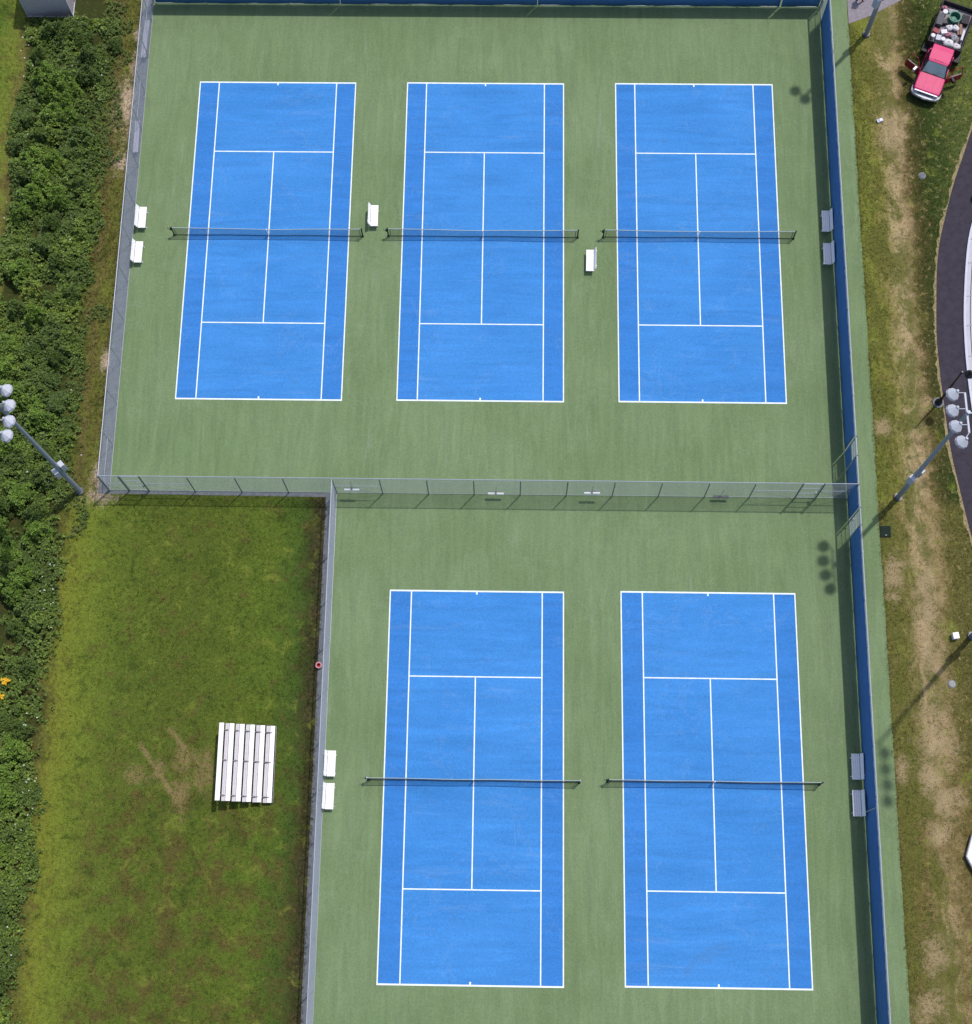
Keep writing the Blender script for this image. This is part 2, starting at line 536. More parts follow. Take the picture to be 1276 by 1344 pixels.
for i in range(4, len(sK) - 4, 7):             # slanted saw-cut joints
    a, b = kk[i], ke[i - 3]
    d = (b - a).normalized()
    q = Vector((-d.y, d.x)) * 0.035
    mj.add([(*(a + q), 0.118), (*(a - q), 0.118), (*(b - q), 0.118), (*(b + q), 0.118)], [(0, 1, 2, 3)])
struct(mj.build("pavement_joints", M_frame))
M_tar = paint("tar_seal", S(36, 34, 42), 0.8, amt=0.2)
tm = MB()
for i, (t0, t1, n0) in enumerate(((0.15, 0.85, 30), (0.3, 0.95, 52), (0.05, 0.6, 70), (0.4, 0.9, 90), (0.1, 0.7, 108))):
    prev = None
    for k in range(9):
        t = t0 + (t1 - t0) * k / 8
        q = sA[n0 + k // 3].lerp(sK[n0 + k // 3], t) + Vector((random.uniform(-0.03, 0.03), random.uniform(-0.05, 0.05)))
        if prev:
            d = (q - prev).normalized()
            w_ = Vector((-d.y, d.x)) * 0.012
            tm.add([(*(prev + w_), 0.0335), (*(prev - w_), 0.0335), (*(q - w_), 0.0335), (*(q + w_), 0.0335)], [(0, 1, 2, 3)])
        prev = q
struct(tm.build("pavement_cracks", M_tar))
mp = MB()
mp.poly([(XO + 0.05, 16.85), (27.2, 17.55), (29.6, 18.95), (34.0, 22.2), (40.0, 27.0), (36.0, 34.0), (XO + 0.05, 27.0)], -0.05, 0.016)
struct(mp.build("asphalt_footpath", M_path))

# ------------------------------------------------------------------ chain-link fences
FH = 3.05
PITCH = 0.0707
def chain(mb, a, b, z0, z1, r=0.0026):
    """diagonal wires of a chain-link panel between plan points a and b"""
    a, b = Vector(a), Vector(b)
    L = (b - a).length
    d = (b - a) / L
    H = z1 - z0
    nrm = Vector((-d.y, d.x, 0)) * r
    for s in (1, -1):
        k = math.floor(-H / PITCH)
        while k * PITCH < L:
            u0 = k * PITCH
            # wire from (u0, bottom) to (u0+H, top), clipped to 0..L
            lo, hi = max(0.0, -u0), min(H, L - u0)
            if hi - lo > 0.05:
                pa, pb = (u0 + lo, z0 + lo), (u0 + hi, z0 + hi)
                if s < 0:
                    pa, pb = (L - pa[0], pa[1]), (L - pb[0], pb[1])
                A = Vector((*(a + d * pa[0]), pa[1]))
                B = Vector((*(a + d * pb[0]), pb[1]))
                t = (B - A).normalized()
                w = t.cross(nrm).normalized() * r
                off = nrm * s
                q = [nrm + off, -nrm * 0.5 + w * 0.87 + off, -nrm * 0.5 - w * 0.87 + off]
                mb.add([A + e for e in q] + [B + e for e in q], [(0, 1, 4, 3), (1, 2, 5, 4), (2, 0, 3, 5)])
            k += 1
    return mb

def fence(name, label, a, b, posts, braces=(), gates=(), screens=None, inner=1.0, post_r=0.036, rail_r=0.028, toprail=M_galv, group=None):
    """fence from a to b (plan); posts, braces and gates are distances along it"""
    root = thing(name, label, "fence", (a[0], a[1], 0), math.atan2(b[1] - a[1], b[0] - a[0]), group)
    L = math.hypot(b[0] - a[0], b[1] - a[1])
    spans, u = [], 0.0
    for g0, g1 in sorted((q[0], q[1]) for q in gates):
        spans.append((u, g0))
        u = g1
    spans.append((u, L))
    mb = MB()
    for s0, s1 in spans:
        if s1 - s0 > 0.1:
            chain(mb, (s0, 0), (s1, 0), 0.05, FH - 0.03)
    mb.build("chain_link", M_wire, root)
    MB().bar((0, 0, FH), (L, 0, FH), rail_r, n=8).build("top_rail", toprail, root)
    bt = MB()
    for s0, s1 in spans:
        if s1 - s0 > 0.1:
            bt.bar((s0, 0, 0.06), (s1, 0, 0.06), 0.013, n=5)
    bt.build("bottom_rail", M_galv, root)
    gate_posts = [q for gt in gates for q in gt[:2]]
    for u in posts:
        big = any(abs(u - q) < 0.01 for q in gate_posts) or u in (0.0, L)
        r = post_r * (1.3 if big else 1.0)
        pm = MB()
        pm.bar((u, -0.05, 0.0), (u, -0.05, FH + (0.03 if big else -0.02)), r, n=8)
        if big:
            pm.lathe([(r * 1.25, FH + 0.031), (r * 1.1, FH + 0.07), (0.01, FH + 0.10)], Matrix.Translation((u, -0.05, 0)), 8)
        pm.build("post", M_post, root)
    for u0, u1 in braces:
        MB().bar((u0, -0.02, 1.55), (u1, -0.02, 1.55), 0.022, n=6).build("brace_rail", M_galv, root)
        MB().bar((u0, -0.07, 1.5), (u1, -0.07, 0.1), 0.008, n=5).build("truss_rod", M_post, root)
    for s0, s1 in (screens or ()):
        sm = MB()
        n = max(2, int((s1 - s0) / 0.35))
        rows = [0.14, 0.8, 1.5, 2.2, 2.93]
        vs, fs = [], []
        for i in range(n + 1):
            uu = s0 + (s1 - s0) * i / n
            for j, zz in enumerate(rows):
                bow = 0.030 * math.sin(uu * 2.06 + j * 0.4) * math.sin(j / 4 * math.pi) + 0.012 * math.sin(uu * 7.3 + j)
                zz2 = zz + (0.028 * math.sin(uu * 2.06) + 0.02 * math.sin(uu * 0.7) if j == 0 else 0)
                vs.append((uu, inner * (0.055 + bow), zz2))
        for i in range(n):
            for j in range(4):
                q = i * 5 + j
                fs.append((q, q + 5, q + 6, q + 1))
        o = sm.add(vs, fs).build("windscreen", M_screen, root, smooth=True)
        so = o.modifiers.new("solid", 'SOLIDIFY')
        so.thickness = 0.008
    for gt in gates:
        g0, g1, rails, cover = gt
        gr = MB()
        e0, e1 = g0 + 0.07, g1 - 0.07
        for uu in (e0, e1):
            gr.bar((uu, 0, 0.08), (uu, 0, FH - 0.12), 0.024, n=6)
        for zz in rails:
            gr.bar((e0, 0, zz), (e1, 0, zz), 0.024, n=6)
        gate = gr.build("gate", M_galv, root)
        chain(MB(), (e0 + 0.02, 0), (e1 - 0.02, 0), 0.1, FH - 0.14).build("gate_mesh", M_wire, gate)
        MB().box(e1 - 0.14, e1 - 0.03, -0.09, 0.09, 1.0, 1.12).build("latch", M_post, gate)
        if cover:
            MB().box(e0 - 0.02, e1 + 0.02, inner * 0.05 - 0.004, inner * 0.05 + 0.004, 0.12, cover).build("gate_screen", M_screen, gate)
    return root

PX = [-23.75, -22.48, -21.18, -18.2, -15.2, -12.2, -9.10, -6.15, -3.2, -0.27, 2.67, 5.62, 8.56, 11.5, 14.44, 17.3, 20.21, 21.54, 23.62]
fence("chain_link_fence", "long see-through chain-link fence dividing the upper three courts from the lower two", (XW, YS), (XE, YS), [x - XW for x in PX],
      braces=[(0.0, 1.27), (2.57, 5.55), (14.65, 17.6), (41.05, 43.96), (45.29, 47.37)],
      gates=[(1.27, 2.57, (0.1, 1.0, 2.0, 2.9), 0), (43.96, 45.29, (0.1, 1.0, 2.0, 2.9), 0)])
fence("chain_link_fence", "grey chain-link fence along the weedy left side of the three upper courts", (XW, YN), (XW, YS), [0.0] + [1.5 + 2.9 * i for i in range(12)] + [YN - YS - 0.001],
      braces=[(0.0, 1.5), (1.5, 4.4), (7.3, 10.2), (33.4, 36.3)])
fence("screened_fence", "fence with blue windscreen along the top edge of the upper courts", (XE, YN), (XW, YN), [0.0] + [2.9 * i for i in range(1, 16)] + [XE - XW], braces=[(0.0, 2.9)],
      screens=[(0.15, 2.8), (2.95, 20.0), (20.05, 34.0), (34.05, 47.2)], inner=1.0)
# east fence runs south to north so that its inner side is +y in its own frame
ES = -55.0
U = lambda y: y - ES
fence("screened_fence", "long fence with blue windscreen along the right side of all five courts", (XE, ES), (XE, YN + 0.0), sorted([0.0] + [2.95 * i for i in range(1, 12)] + [U(-20.86), U(-19.74), U(-16.36), U(-15.1)] + [U(-12.2 + 2.95 * i) for i in range(0, 10)] + [U(16.95), U(18.1)]),
      gates=[(U(-20.86), U(-19.74), (0.1, 0.95, 1.8, 2.9), 0), (U(-16.36), U(-15.1), (0.1, 1.9, 2.4, 2.9), 1.85), (U(16.95), U(18.1), (0.1, 1.4, 2.9), 0)],
      screens=[(0.05, U(-38.0)), (U(-37.97), U(-20.92)), (U(-19.68), U(-16.42)), (U(-15.04), U(0.5)), (U(0.53), U(16.9))], inner=1.0, rail_r=0.045)
fence("chain_link_fence", "chain-link fence between the two lower courts and the lawn with the bleachers", (XL, YS - 0.06), (XL, ES), [0.9 + 2.95 * i for i in range(12)], braces=[(0.06, 2.6)])

# ------------------------------------------------------------------ tennis nets
def net(cx, cy, label, cap):
    root = thing("tennis_net", label, "tennis net", (cx, cy, 0.03), 0, "nets across the five courts")
    hw = 6.4
    top = lambda u: 0.914 + (1.07 - 0.914) * min(1.0, abs(u) / hw) ** 1.1
    sag = lambda u: 0.05 * math.sin(u * 1.1 + cx) * (1 - (u / hw) ** 2)
    mb = MB()
    n, r = 284, 0.0024
    for i in range(n + 1):
        u = -hw + 2 * hw * i / n
        mb.box(u - r, u + r, sag(u) * 0.3 - r, sag(u) * 0.3 + r, 0.05, top(u) - 0.02)
    for j in range(1, 22):
        f = j / 22
        for k in range(16):
            u0, u1 = -hw + 2 * hw * k / 16, -hw + 2 * hw * (k + 1) / 16
            mb.bar((u0, sag(u0) * 0.3, 0.05 + (top(u0) - 0.07) * f), (u1, sag(u1) * 0.3, 0.05 + (top(u1) - 0.07) * f), 0.0022, n=4, cap=False)
    mb.build("net_mesh", M_net, root)
    hb, bb = MB(), MB()
    for k in range(24):
        u0, u1 = -hw + 2 * hw * k / 24, -hw + 2 * hw * (k + 1) / 24
        s0, s1 = sag(u0) * 0.3, sag(u1) * 0.3
        for mbx, za, zb, th in ((hb, 0.05, 0.0, 0.013), (bb, 0, 0, 0.008)):
            if mbx is hb:
                za0, zb0, za1, zb1 = top(u0) - 0.055, top(u0) + 0.01, top(u1) - 0.055, top(u1) + 0.01
            else:
                za0, zb0, za1, zb1 = 0.02, 0.07, 0.02, 0.07
            mbx.add([(u0, s0 - th, za0), (u0, s0 + th, za0), (u0, s0 + th, zb0), (u0, s0 - th, zb0), (u1, s1 - th, za1), (u1, s1 + th, za1), (u1, s1 + th, zb1), (u1, s1 - th, zb1)],
                    [(0, 1, 5, 4), (1, 2, 6, 5), (2, 3, 7, 6), (3, 0, 4, 7)])
    hb.build("headband", M_band, root)
    bb.build("bottom_band", M_net, root)
    MB().box(-0.03, 0.03, -0.03, 0.03, 0.0, 0.93).build("centre_strap", M_white, root)
    for s in (-1, 1):
        pm = MB()
        pm.bar((s * hw, 0, 0), (s * hw, 0, 1.08), 0.042, n=10)
        pm.lathe([(0.09, 0.001), (0.09, 0.03), (0.05, 0.05)], Matrix.Translation((s * hw, 0, 0)), 10)
        po = pm.build("post", M_dgreen, root)
        MB().lathe([(0.05, 1.081), (0.055, 1.10), (0.03, 1.14), (0.005, 1.15)], Matrix.Translation((s * hw, 0, 0)), 10).build("cap", cap, po)
        MB().bar((s * (hw - 0.16), 0, 0.02), (s * (hw - 0.16), 0, 1.05), 0.014, n=6).build("lacing_rod", M_dgreen, root)
    cm = MB()
    cm.box(-hw - 0.13, -hw - 0.045, -0.05, 0.05, 0.72, 0.95)
    cm.bar((-hw - 0.13, 0, 0.85), (-hw - 0.26, 0, 0.85), 0.015, n=6)
    cm.bar((-hw - 0.25, 0, 0.85), (-hw - 0.25, 0.0, 1.02), 0.014, n=6)
    cm.build("winder", M_dgreen, root)
    return root
NETLAB = ["sagging net across the top left court, beside the weedy fence", "net across the middle court of the upper three", "net across the upper right court",
          "net across the lower left court, with a pale-capped winder post", "net across the lower right court, with a dark winder post"]
for i, (cx, cy) in enumerate(COURTS):
    net(cx, cy, NETLAB[i], M_hood if i == 3 else M_dgreen)

# ------------------------------------------------------------------ benches (back at -x, facing +x)
def make_bench(label):
    root = thing("court_bench", label, "bench", group="white benches on the courts")
    hl = 0.78
    st = MB()
    for k in range(4):
        y0 = -0.22 + k * 0.125
        st.box(y0, y0 + 0.115, -hl, hl, 0.42, 0.455)
    st.build("seat", M_white, root, bevel=0.008)
    bk = MB()
    T = Matrix.Translation((-0.25, 0, 0.50)) @ Matrix.Rotation(R(-17), 4, 'Y')
    for k in range(3):
        bk.box(-0.018, 0.018, -hl, hl, k * 0.13, k * 0.13 + 0.12, T)
    bk.build("backrest", M_white, root, bevel=0.008)
    for s in (-1, 1):
        lg = MB()
        y = s * 0.56
        lg.box(-0.24, 0.27, y - 0.025, y + 0.025, 0.375, 0.418)
        lg.box(-0.24, -0.19, y - 0.025, y + 0.025, 0.0, 0.375)
        lg.box(0.20, 0.25, y - 0.025, y + 0.025, 0.0, 0.375)
        lg.box(-0.30, 0.27, y - 0.025, y + 0.025, -0.005, 0.045)
        lg.box(-0.03, 0.018, y - 0.025, y + 0.025, 0.0, 0.44, Matrix.Translation((-0.255, 0, 0.41)) @ Matrix.Rotation(R(-17), 4, 'Y'))
        lg.build("leg", M_white, root)
    return root
BEN = [(-23.12, 1.03, 0, "upper of the two white benches backed on the left fence of the top left court"),
       (-23.17, -1.55, 0, "lower of the two white benches backed on the left fence of the top left court"),
       (-7.38, 1.30, 0, "white bench between the top left and middle courts, back to the left"),
       (7.22, -1.89, 1, "white bench between the middle and top right courts, back to the right"),
       (23.10, 1.17, 1, "upper of the two white benches in the blue screen's shade, upper right court"),
       (23.08, -1.25, 1, "lower of the two white benches in the blue screen's shade, upper right court"),
       (-8.66, -35.56, 0, "upper of the two white benches backed on the fence near the bleachers"),
       (-8.67, -37.52, 0, "lower of the two white benches backed on the fence near the bleachers"),
       (23.10, -35.32, 1, "upper of the two white benches beside the lower right court"),
       (23.05, -37.50, 1, "lower of the two white benches beside the lower right court")]
b0 = make_bench(BEN[0][3])
b0.location = (BEN[0][0], BEN[0][1], 0.022)
for x, y, f, lab in BEN[1:]:
    dup(b0, (x, y, 0.022), math.pi * f + random.uniform(-0.015, 0.015), lab)

def plank_bench(x, y, hl, rz, label):
    root = thing("backless_bench", label, "bench", (x, y, 0.014), rz, "long plank benches behind the left fence")
    s = MB()
    s.box(-0.17, -0.005, -hl, hl, 0.41, 0.455)
    s.box(0.005, 0.17, -hl, hl, 0.41, 0.455)
    s.build("seat", M_alum, root)
    for t in (-0.8, 0, 0.8):
        l = MB()
        l.box(-0.14, 0.14, t * hl - 0.03, t * hl + 0.03, 0.37, 0.41)
        l.box(-0.03, 0.03, t * hl - 0.03, t * hl + 0.03, 0.05, 0.37)
        l.box(-0.17, 0.17, t * hl - 0.03, t * hl + 0.03, 0.0, 0.05)
        l.build("leg", M_frame, root)
plank_bench(-24.02, 14.95, 1.5, R(-1), "longer pale plank bench behind the left fence, nearest the top corner")
plank_bench(-24.0, 7.2, 1.22, R(1), "shorter pale plank bench behind the left fence, beside the bare soil patch")

# ------------------------------------------------------------------ bleachers on the lawn
root = thing("bleachers", "white aluminium bleachers with six plank rows standing on the lawn", "bleachers", (-12.13, -35.64, 0), R(0.3))
rise, pit, hl = 0.235, 0.585, 2.32
for k in range(6):
    x, z = -0.18 - k * pit, 0.43 + k * rise
    MB().box(x - 0.145, x + 0.145, -hl, hl, z - 0.05, z).build("seat_plank", M_white, root, bevel=0.01)
    if k:
        fb = MB()
        zf = z - 0.40 if k > 1 else z - 0.42
        fb.box(x + 0.20, x + 0.305, -hl, hl, zf - 0.04, zf + 0.16)
        fb.box(x + 0.312, x + 0.415, -hl, hl, zf - 0.04, zf + 0.16)
        fb.build("footboard", M_foot, root)
for yy in (-0.86 * hl, 0.04 * hl, 0.82 * hl):
    f = MB()
    f.bar((0.02, yy, 0.10), (-3.2, yy, 0.10), 0.035, n=6)
    f.bar((0.0, yy, 0.33), (-3.15, yy, 0.33 + 5 * rise), 0.035, n=6)
    for k in range(6):
        x, z = -0.18 - k * pit, 0.43 + k * rise
        f.bar((x, yy, 0.10), (x, yy, z - 0.05), 0.028, n=6)
        f.box(x - 0.13, x + 0.13, yy - 0.04, yy + 0.04, z - 0.08, z - 0.052)
        if k:
            f.box(x + 0.17, x + 0.36, yy - 0.045, yy + 0.045, z - 0.238, z - 0.20)
    f.build("support_frame", M_frame, root)
MB().bar((0.02, -hl, 0.30), (0.02, hl, 0.30), 0.025, n=6).build("front_rail", M_frame, root)
MB().bar((-3.2, -hl + 0.3, 0.2), (-3.2, hl - 0.3, 1.3), 0.02, n=6).build("cross_brace", M_frame, root)

# ------------------------------------------------------------------ tall floodlights
def floodlight(base, top, h, bar, heads, aim, label, boxes=True, stub=0.0):
    """bar: (dx0,dy0,dx1,dy1) of the cross-arm from the pole top; heads: (x,y) world; aim: unit plan direction"""
    root = thing("floodlight_pole", label, "floodlight", (base[0], base[1], 0), 0, "tall floodlights around the courts")
    bx, by = base
    T = Vector((top[0] - bx, top[1] - by, h))
    MB().lathe([(0.27, -0.2), (0.27, 0.10), (0.25, 0.16)], None, 16).build("footing", M_frame, root)
    pm = MB()
    pm.bar((0, 0, 0.16), T, 0.17, 0.10, n=12)
    pm.build("pole", M_pole, root, smooth=False)
    MB().box(-0.2, 0.2, -0.2, 0.2, 0.161, 0.20).build("base_plate", M_frame, root)
    if boxes:
        for s in (-1, 1):
            c = T * (4.2 / h)
            u = Vector((0.75 * s, 0.62 * s, 0))
            mt = Matrix.Translation(c + u * 0.29 + Vector((0, 0, 0.22 * s))) @ Matrix.Rotation(math.atan2(u.y, u.x), 4, 'Z')
            MB().box(-0.15, 0.15, -0.2, 0.2, -0.45, 0.45, mt).build("ballast_box", M_hood, root, bevel=0.02)
    zb = h - 0.25
    A = Vector((bar[0] - bx, bar[1] - by, zb))
    B = Vector((bar[2] - bx, bar[3] - by, zb))
    cm = MB()
    cm.box(-0.05, 0.05, -0.05, 0.05, 0, (B - A).length, Matrix.Translation(A) @ (B - A).to_track_quat('Z', 'Y').to_matrix().to_4x4())
    if stub:
        cm.bar(Vector((T.x, T.y, zb)), Vector((T.x + stub, T.y + 0.05, zb + 0.05)), 0.05, n=6)
    cm.build("crossarm", M_hood, root)
    for hx, hy in heads:
        P = Vector((hx - bx, hy - by, zb - 0.02))
        ab = (B - A).normalized()
        tt = max(0, min((B - A).length, (P - A).dot(ab)))
        Q = A + ab * tt
        MB().bar(Q, P + Vector((0, 0, 0.05)), 0.025, n=6).build("lamp_arm", M_hood, root)
        ax = Vector((aim[0] * 0.42, aim[1] * 0.42, -1.0)).normalized()
        rot = ax.to_track_quat('-Z', 'Y').to_matrix().to_4x4() @ Matrix.Rotation(R(22.5), 4, 'Z')
        mt = Matrix.Translation(P) @ rot
        hm = MB()
        hm.lathe([(0.375, -0.30), (0.39, -0.20), (0.375, -0.13), (0.085, 0.20), (0.075, 0.30), (0.02, 0.31)], mt, 8, cap0=False)
        ho = hm.build("lamp_head", M_hood, root)
        MB().lathe([(0.385, -0.27), (0.30, -0.29), (0.02, -0.30)], mt, 16, cap0=False).build("lens", M_alum, ho)
    return root
floodlight((26.81, -18.12), (26.92, -17.85), 14.95, (26.86, -16.65, 26.92, -18.98), [(26.32, -16.65), (26.25, -17.60), (26.35, -18.52), (26.61, -19.41)], (-0.9, -0.3),
           "grey floodlight pole with four pale lamps beside the asphalt path, right of the divider fence", stub=0.5)
floodlight((-25.65, -18.33), (-26.2, -18.0), 14.95, (-26.3, -16.9, -26.24, -19.4), [(-26.03, -16.97), (-25.77, -17.87), (-25.68, -18.80), (-25.72, -19.63)], (0.9, -0.2),
           "grey floodlight pole with four pale lamps rising from the weeds at the left edge")
floodlight((26.72, 15.95), (26.72, 15.95), 15.3, (26.30, 16.25, 26.95, 15.62), [(26.05, 16.35), (26.72, 15.70)], (-0.7, -0.7),
           "floodlight pole standing by the grey footpath at the top right corner", boxes=True)
floodlight((30.80, -27.10), (30.80, -27.10), 20.8, (31.0, -27.2, 31.0, -31.0), [(31.0, -27.75), (31.0, -28.7), (31.05, -29.65), (31.0, -30.6)], (0.7, 0.0),
           "floodlight pole at the right edge beside the white box, its lamps out of view")

# small black path lamp
root = thing("path_lamp", "slim black lamp post with curved arm on a concrete ring at the asphalt path's edge", "street lamp", (29.84, -11.64, 0), R(15))
MB().lathe([(0.36, -0.1), (0.36, 0.06), (0.27, 0.08)], None, 20).build("concrete_footing", M_apron, root)
MB().lathe([(0.24, 0.081), (0.24, 0.22), (0.15, 0.30), (0.12, 0.75), (0.075, 0.85), (0.06, 5.1), (0.075, 5.15), (0.075, 5.28), (0.01, 5.36)], None, 12).build("pole", M_black, root)
a = MB()
pr = None
for k in range(9):
    t = k / 8
    q = (0.06 + 0.66 * t, 0.0, 5.0 + 0.28 * math.sin(t * math.pi) - 0.10 * t)
    if pr:
        a.bar(pr, q, 0.028, n=6)
    pr = q
a.build("arm", M_black, root)
lo = MB().lathe([(0.30, 4.50), (0.27, 4.60), (0.14, 4.70), (0.09, 4.86), (0.03, 4.92)], Matrix.Translation((0.72, 0, 0)), 14).build("lamp_shade", M_black, root)
MB().lathe([(0.02, 4.40), (0.16, 4.44), (0.24, 4.499)], Matrix.Translation((0.72, 0, 0)), 14).build("lamp_glass", M_alum, lo)
MB().lathe([(0.05, 5.361), (0.05, 5.40), (0.01, 5.43)], None, 8).build("finial", M_galv, root)

# ------------------------------------------------------------------ small ground things
def lid(name, label, x, y, r, mat, cat="manhole"):
    root = thing(name, label, cat, (x, y, 0))
    MB().lathe([(r, -0.1), (r, 0.02), (r * 0.98, 0.03)], None, 24).build("collar", M_apron, root)
    cv = MB().lathe([(r * 0.74, 0.061), (r * 0.74, 0.075)], None, 24)
    for k in range(-2, 3):
        cv.box(-r * 0.5, r * 0.5, k * r * 0.22 - 0.015, k * r * 0.22 + 0.015, 0.0755, 0.085)
    cv.build("cover", mat, root)
    return root
lid("manhole", "round grey manhole cover in the grass near the parked truck", 29.92, 4.89, 0.27, M_apron)
lid("manhole", "round manhole cover with pale rim in the grass below the white box", 29.37, -30.12, 0.26, M_frame)
root = thing("utility_box", "dark green square utility box lid at the grass edge of the green surface", "utility box", (25.88, -20.41, 0))
MB().box(-0.33, 0.33, -0.36, 0.36, -0.05, 0.10).build("body", M_dgreen, root)
lm = MB()
M_lid = paint('dark_green_lid', (0.012, 0.022, 0.016), 0.8, spec=0.15)
lm.box(-0.30, 0.30, -0.33, 0.33, 0.101, 0.125)
lm.build("cover", M_lid, root)
MB().box(-0.05, 0.05, -0.28, -0.24, 0.126, 0.14).build("handle", M_post, root)
root = thing("junction_box", "small cream white box standing in the grass near the right edge", "utility box", (29.73, -27.16, 0), R(8))
MB().box(-0.17, 0.17, -0.18, 0.18, 0, 0.42).build("body", M_white, root, bevel=0.02)
MB().box(-0.19, 0.19, -0.20, 0.20, 0.421, 0.46).build("cover", M_white, root, bevel=0.015)
root = thing("irrigation_box", "pale weathered low box in the grass below the red truck", "utility box", (27.27, 9.08, 0), R(20))
MB().box(-0.22, 0.22, -0.13, 0.13, 0, 0.16).build("body", M_hood, root, bevel=0.02)
MB().box(-0.05, 0.20, -0.11, 0.11, 0.161, 0.20).build("cover", M_alum, root, bevel=0.015)
M_red = paint("red_plastic", S(206, 44, 52), 0.45)
M_pink = paint("pale_pink_plastic", S(240, 170, 176), 0.5)
root = thing("red_pail", "small red pail with pale rim on the gravel strip against the fence", "pail", (-9.72, -29.5, 0.014))
MB().lathe([(0.10, 0.0), (0.16, 0.28), (0.10, 0.275), (0.07, 0.05)], None, 16, cap1=True).build("bucket", M_red, root)
MB().lathe([(0.15, 0.281), (0.205, 0.285), (0.205, 0.305), (0.13, 0.305)], None, 16, cap0=False, cap1=False).build("rim", M_pink, root)
root = thing("litter_bin", "black litter bin at the right edge of the asphalt path", "bin", (33.62, 3.35, 0.03))
MB().lathe([(0.27, 0.0), (0.32, 0.1), (0.34, 0.85), (0.30, 0.95)], None, 16).build("body", M_black, root)
MB().lathe([(0.30, 0.951), (0.24, 1.05), (0.08, 1.12)], None, 16).build("cover", M_frame, root)

# roller squeegees hung on the divider fence
M_foam = paint("white_foam_roller", (0.88, 0.88, 0.88), 0.8, amt=0.03)
M_fdark = paint("worn_grey_roller", S(120, 122, 130), 0.8)
def squeegee(x, z, mat, label, w=0.5, tip=0.0):
    root = thing("roller_squeegee", label, "squeegee", (x, YS - 0.12, z), 0, "squeegees hung on the divider fence")
    for s in (-1, 1):
        MB().bar((s * 0.05, -0.03, 0), (s * w, -0.03, tip * s), 0.078, n=10).build("roller", mat, root)
    br = MB()
    br.bar((-w, 0.05, 0.09), (w, 0.05, 0.09), 0.014, n=6)
    br.box(-0.035, 0.035, -0.04, 0.06, -0.05, 0.16)
    br.build("bracket", M_frame, root)
    MB().bar((0, 0.05, 0.16), (0.02, 0.05, 1.25), 0.014, n=6).build("handle", M_post, root)
squeegee(-8.02, 1.22, M_foam, "white roller squeegee hung on the divider fence nearest the fence junction", 0.48)
squeegee(1.12, 0.68, M_foam, "white roller squeegee hung low on the divider fence above the lower left court", 0.5)
squeegee(7.22, 1.02, M_foam, "white roller squeegee hung on the divider fence between the two lower courts", 0.5, 0.01)
squeegee(15.45, 0.45, M_fdark, "worn grey roller squeegee hung on the divider fence toward the right gate", 0.5)

# low white covered mat at the right edge
root = thing("landing_mat", "white covered low mat whose corner pokes in at the right edge over brown grass", "mat", (31.2, -40.42, 0))
n = 8
def octo(r, z):
    return [Vector((r * math.cos(math.pi + 2 * math.pi * k / n + 0.06), r * math.sin(math.pi + 2 * math.pi * k / n + 0.06), z)) for k in range(n)]
MB().loft([octo(1.80, 0.0), octo(1.80, 0.10)]).build("base", M_frame, root)
MB().loft([octo(1.84, 0.101), octo(1.86, 0.40), octo(1.80, 0.46), octo(0.1, 0.48)]).build("cover", M_white, root, bevel=0.01)
for k in range(0, 8, 2):
    q = octo(1.87, 0.25)[k]
    MB().box(q.x - 0.03, q.x + 0.03, q.y - 0.06, q.y + 0.06, 0.2, 0.3).build("handle", M_dgreen, root)

# ------------------------------------------------------------------ shed at the top left
M_shed = paint("grey_shed_cladding", S(208, 198, 202), 0.7, amt=0.08, scale=3)
M_shedroof = paint("grey_shed_roof", S(120, 120, 128), 0.85, amt=0.2, scale=5)
root = thing("storage_shed", "grey metal shed at the top left corner above the overgrown strip", "shed", (-31.06, 17.05, 0))
wl = MB()
hw_, dp, hh = 1.6, 4.2, 2.7
wl.box(-hw_, hw_, 0, dp, 0, hh)
for k in range(16):
    x0 = -hw_ + 0.1 + k * 0.2
    wl.box(x0, x0 + 0.03, -0.012, 0.0, 0.05, hh - 0.05)
for k in range(21):
    y0 = 0.1 + k * 0.2
    wl.box(hw_, hw_ + 0.012, y0, y0 + 0.03, 0.05, hh - 0.05)
wl.build("wall", M_shed, root)
rf = MB()
for s in (-1, 1):
    rf.add([(s * (hw_ + 0.15), -0.15, hh - 0.02), (s * (hw_ + 0.15), dp + 0.15, hh - 0.02), (0, dp + 0.15, hh + 0.6), (0, -0.15, hh + 0.6),
            (s * (hw_ + 0.15), -0.15, hh + 0.04), (s * (hw_ + 0.15), dp + 0.15, hh + 0.04), (0, dp + 0.15, hh + 0.66), (0, -0.15, hh + 0.66)],
           [(0, 1, 2, 3), (4, 7, 6, 5), (0, 4, 5, 1), (0, 3, 7, 4), (1, 5, 6, 2)])
rf.add([(-hw_, 0.0, hh), (hw_, 0.0, hh), (0, 0.0, hh + 0.58)], [(0, 1, 2)])
rf.add([(-hw_, dp, hh), (hw_, dp, hh), (0, dp, hh + 0.58)], [(0, 2, 1)])
rf.build("roof", M_shedroof, root)
for sx_, sy_ in ((-1, 0), (1, 0)):
    MB().box(sx_ * hw_ - 0.05, sx_ * hw_ + 0.05, -0.03, 0.03, 0, hh - 0.03).build("corner_trim", M_hood, root)
do = MB().box(hw_ + 0.013, hw_ + 0.05, 1.2, 2.4, 0.03, 2.1).build("door", M_hood, root)
MB().box(hw_ + 0.051, hw_ + 0.10, 2.2, 2.26, 0.95, 1.1).build("handle", M_black, do)
MB().box(-hw_ - 0.06, hw_ + 0.06, -0.06, dp + 0.06, -0.05, 0.03).build("footing", M_conc, root)

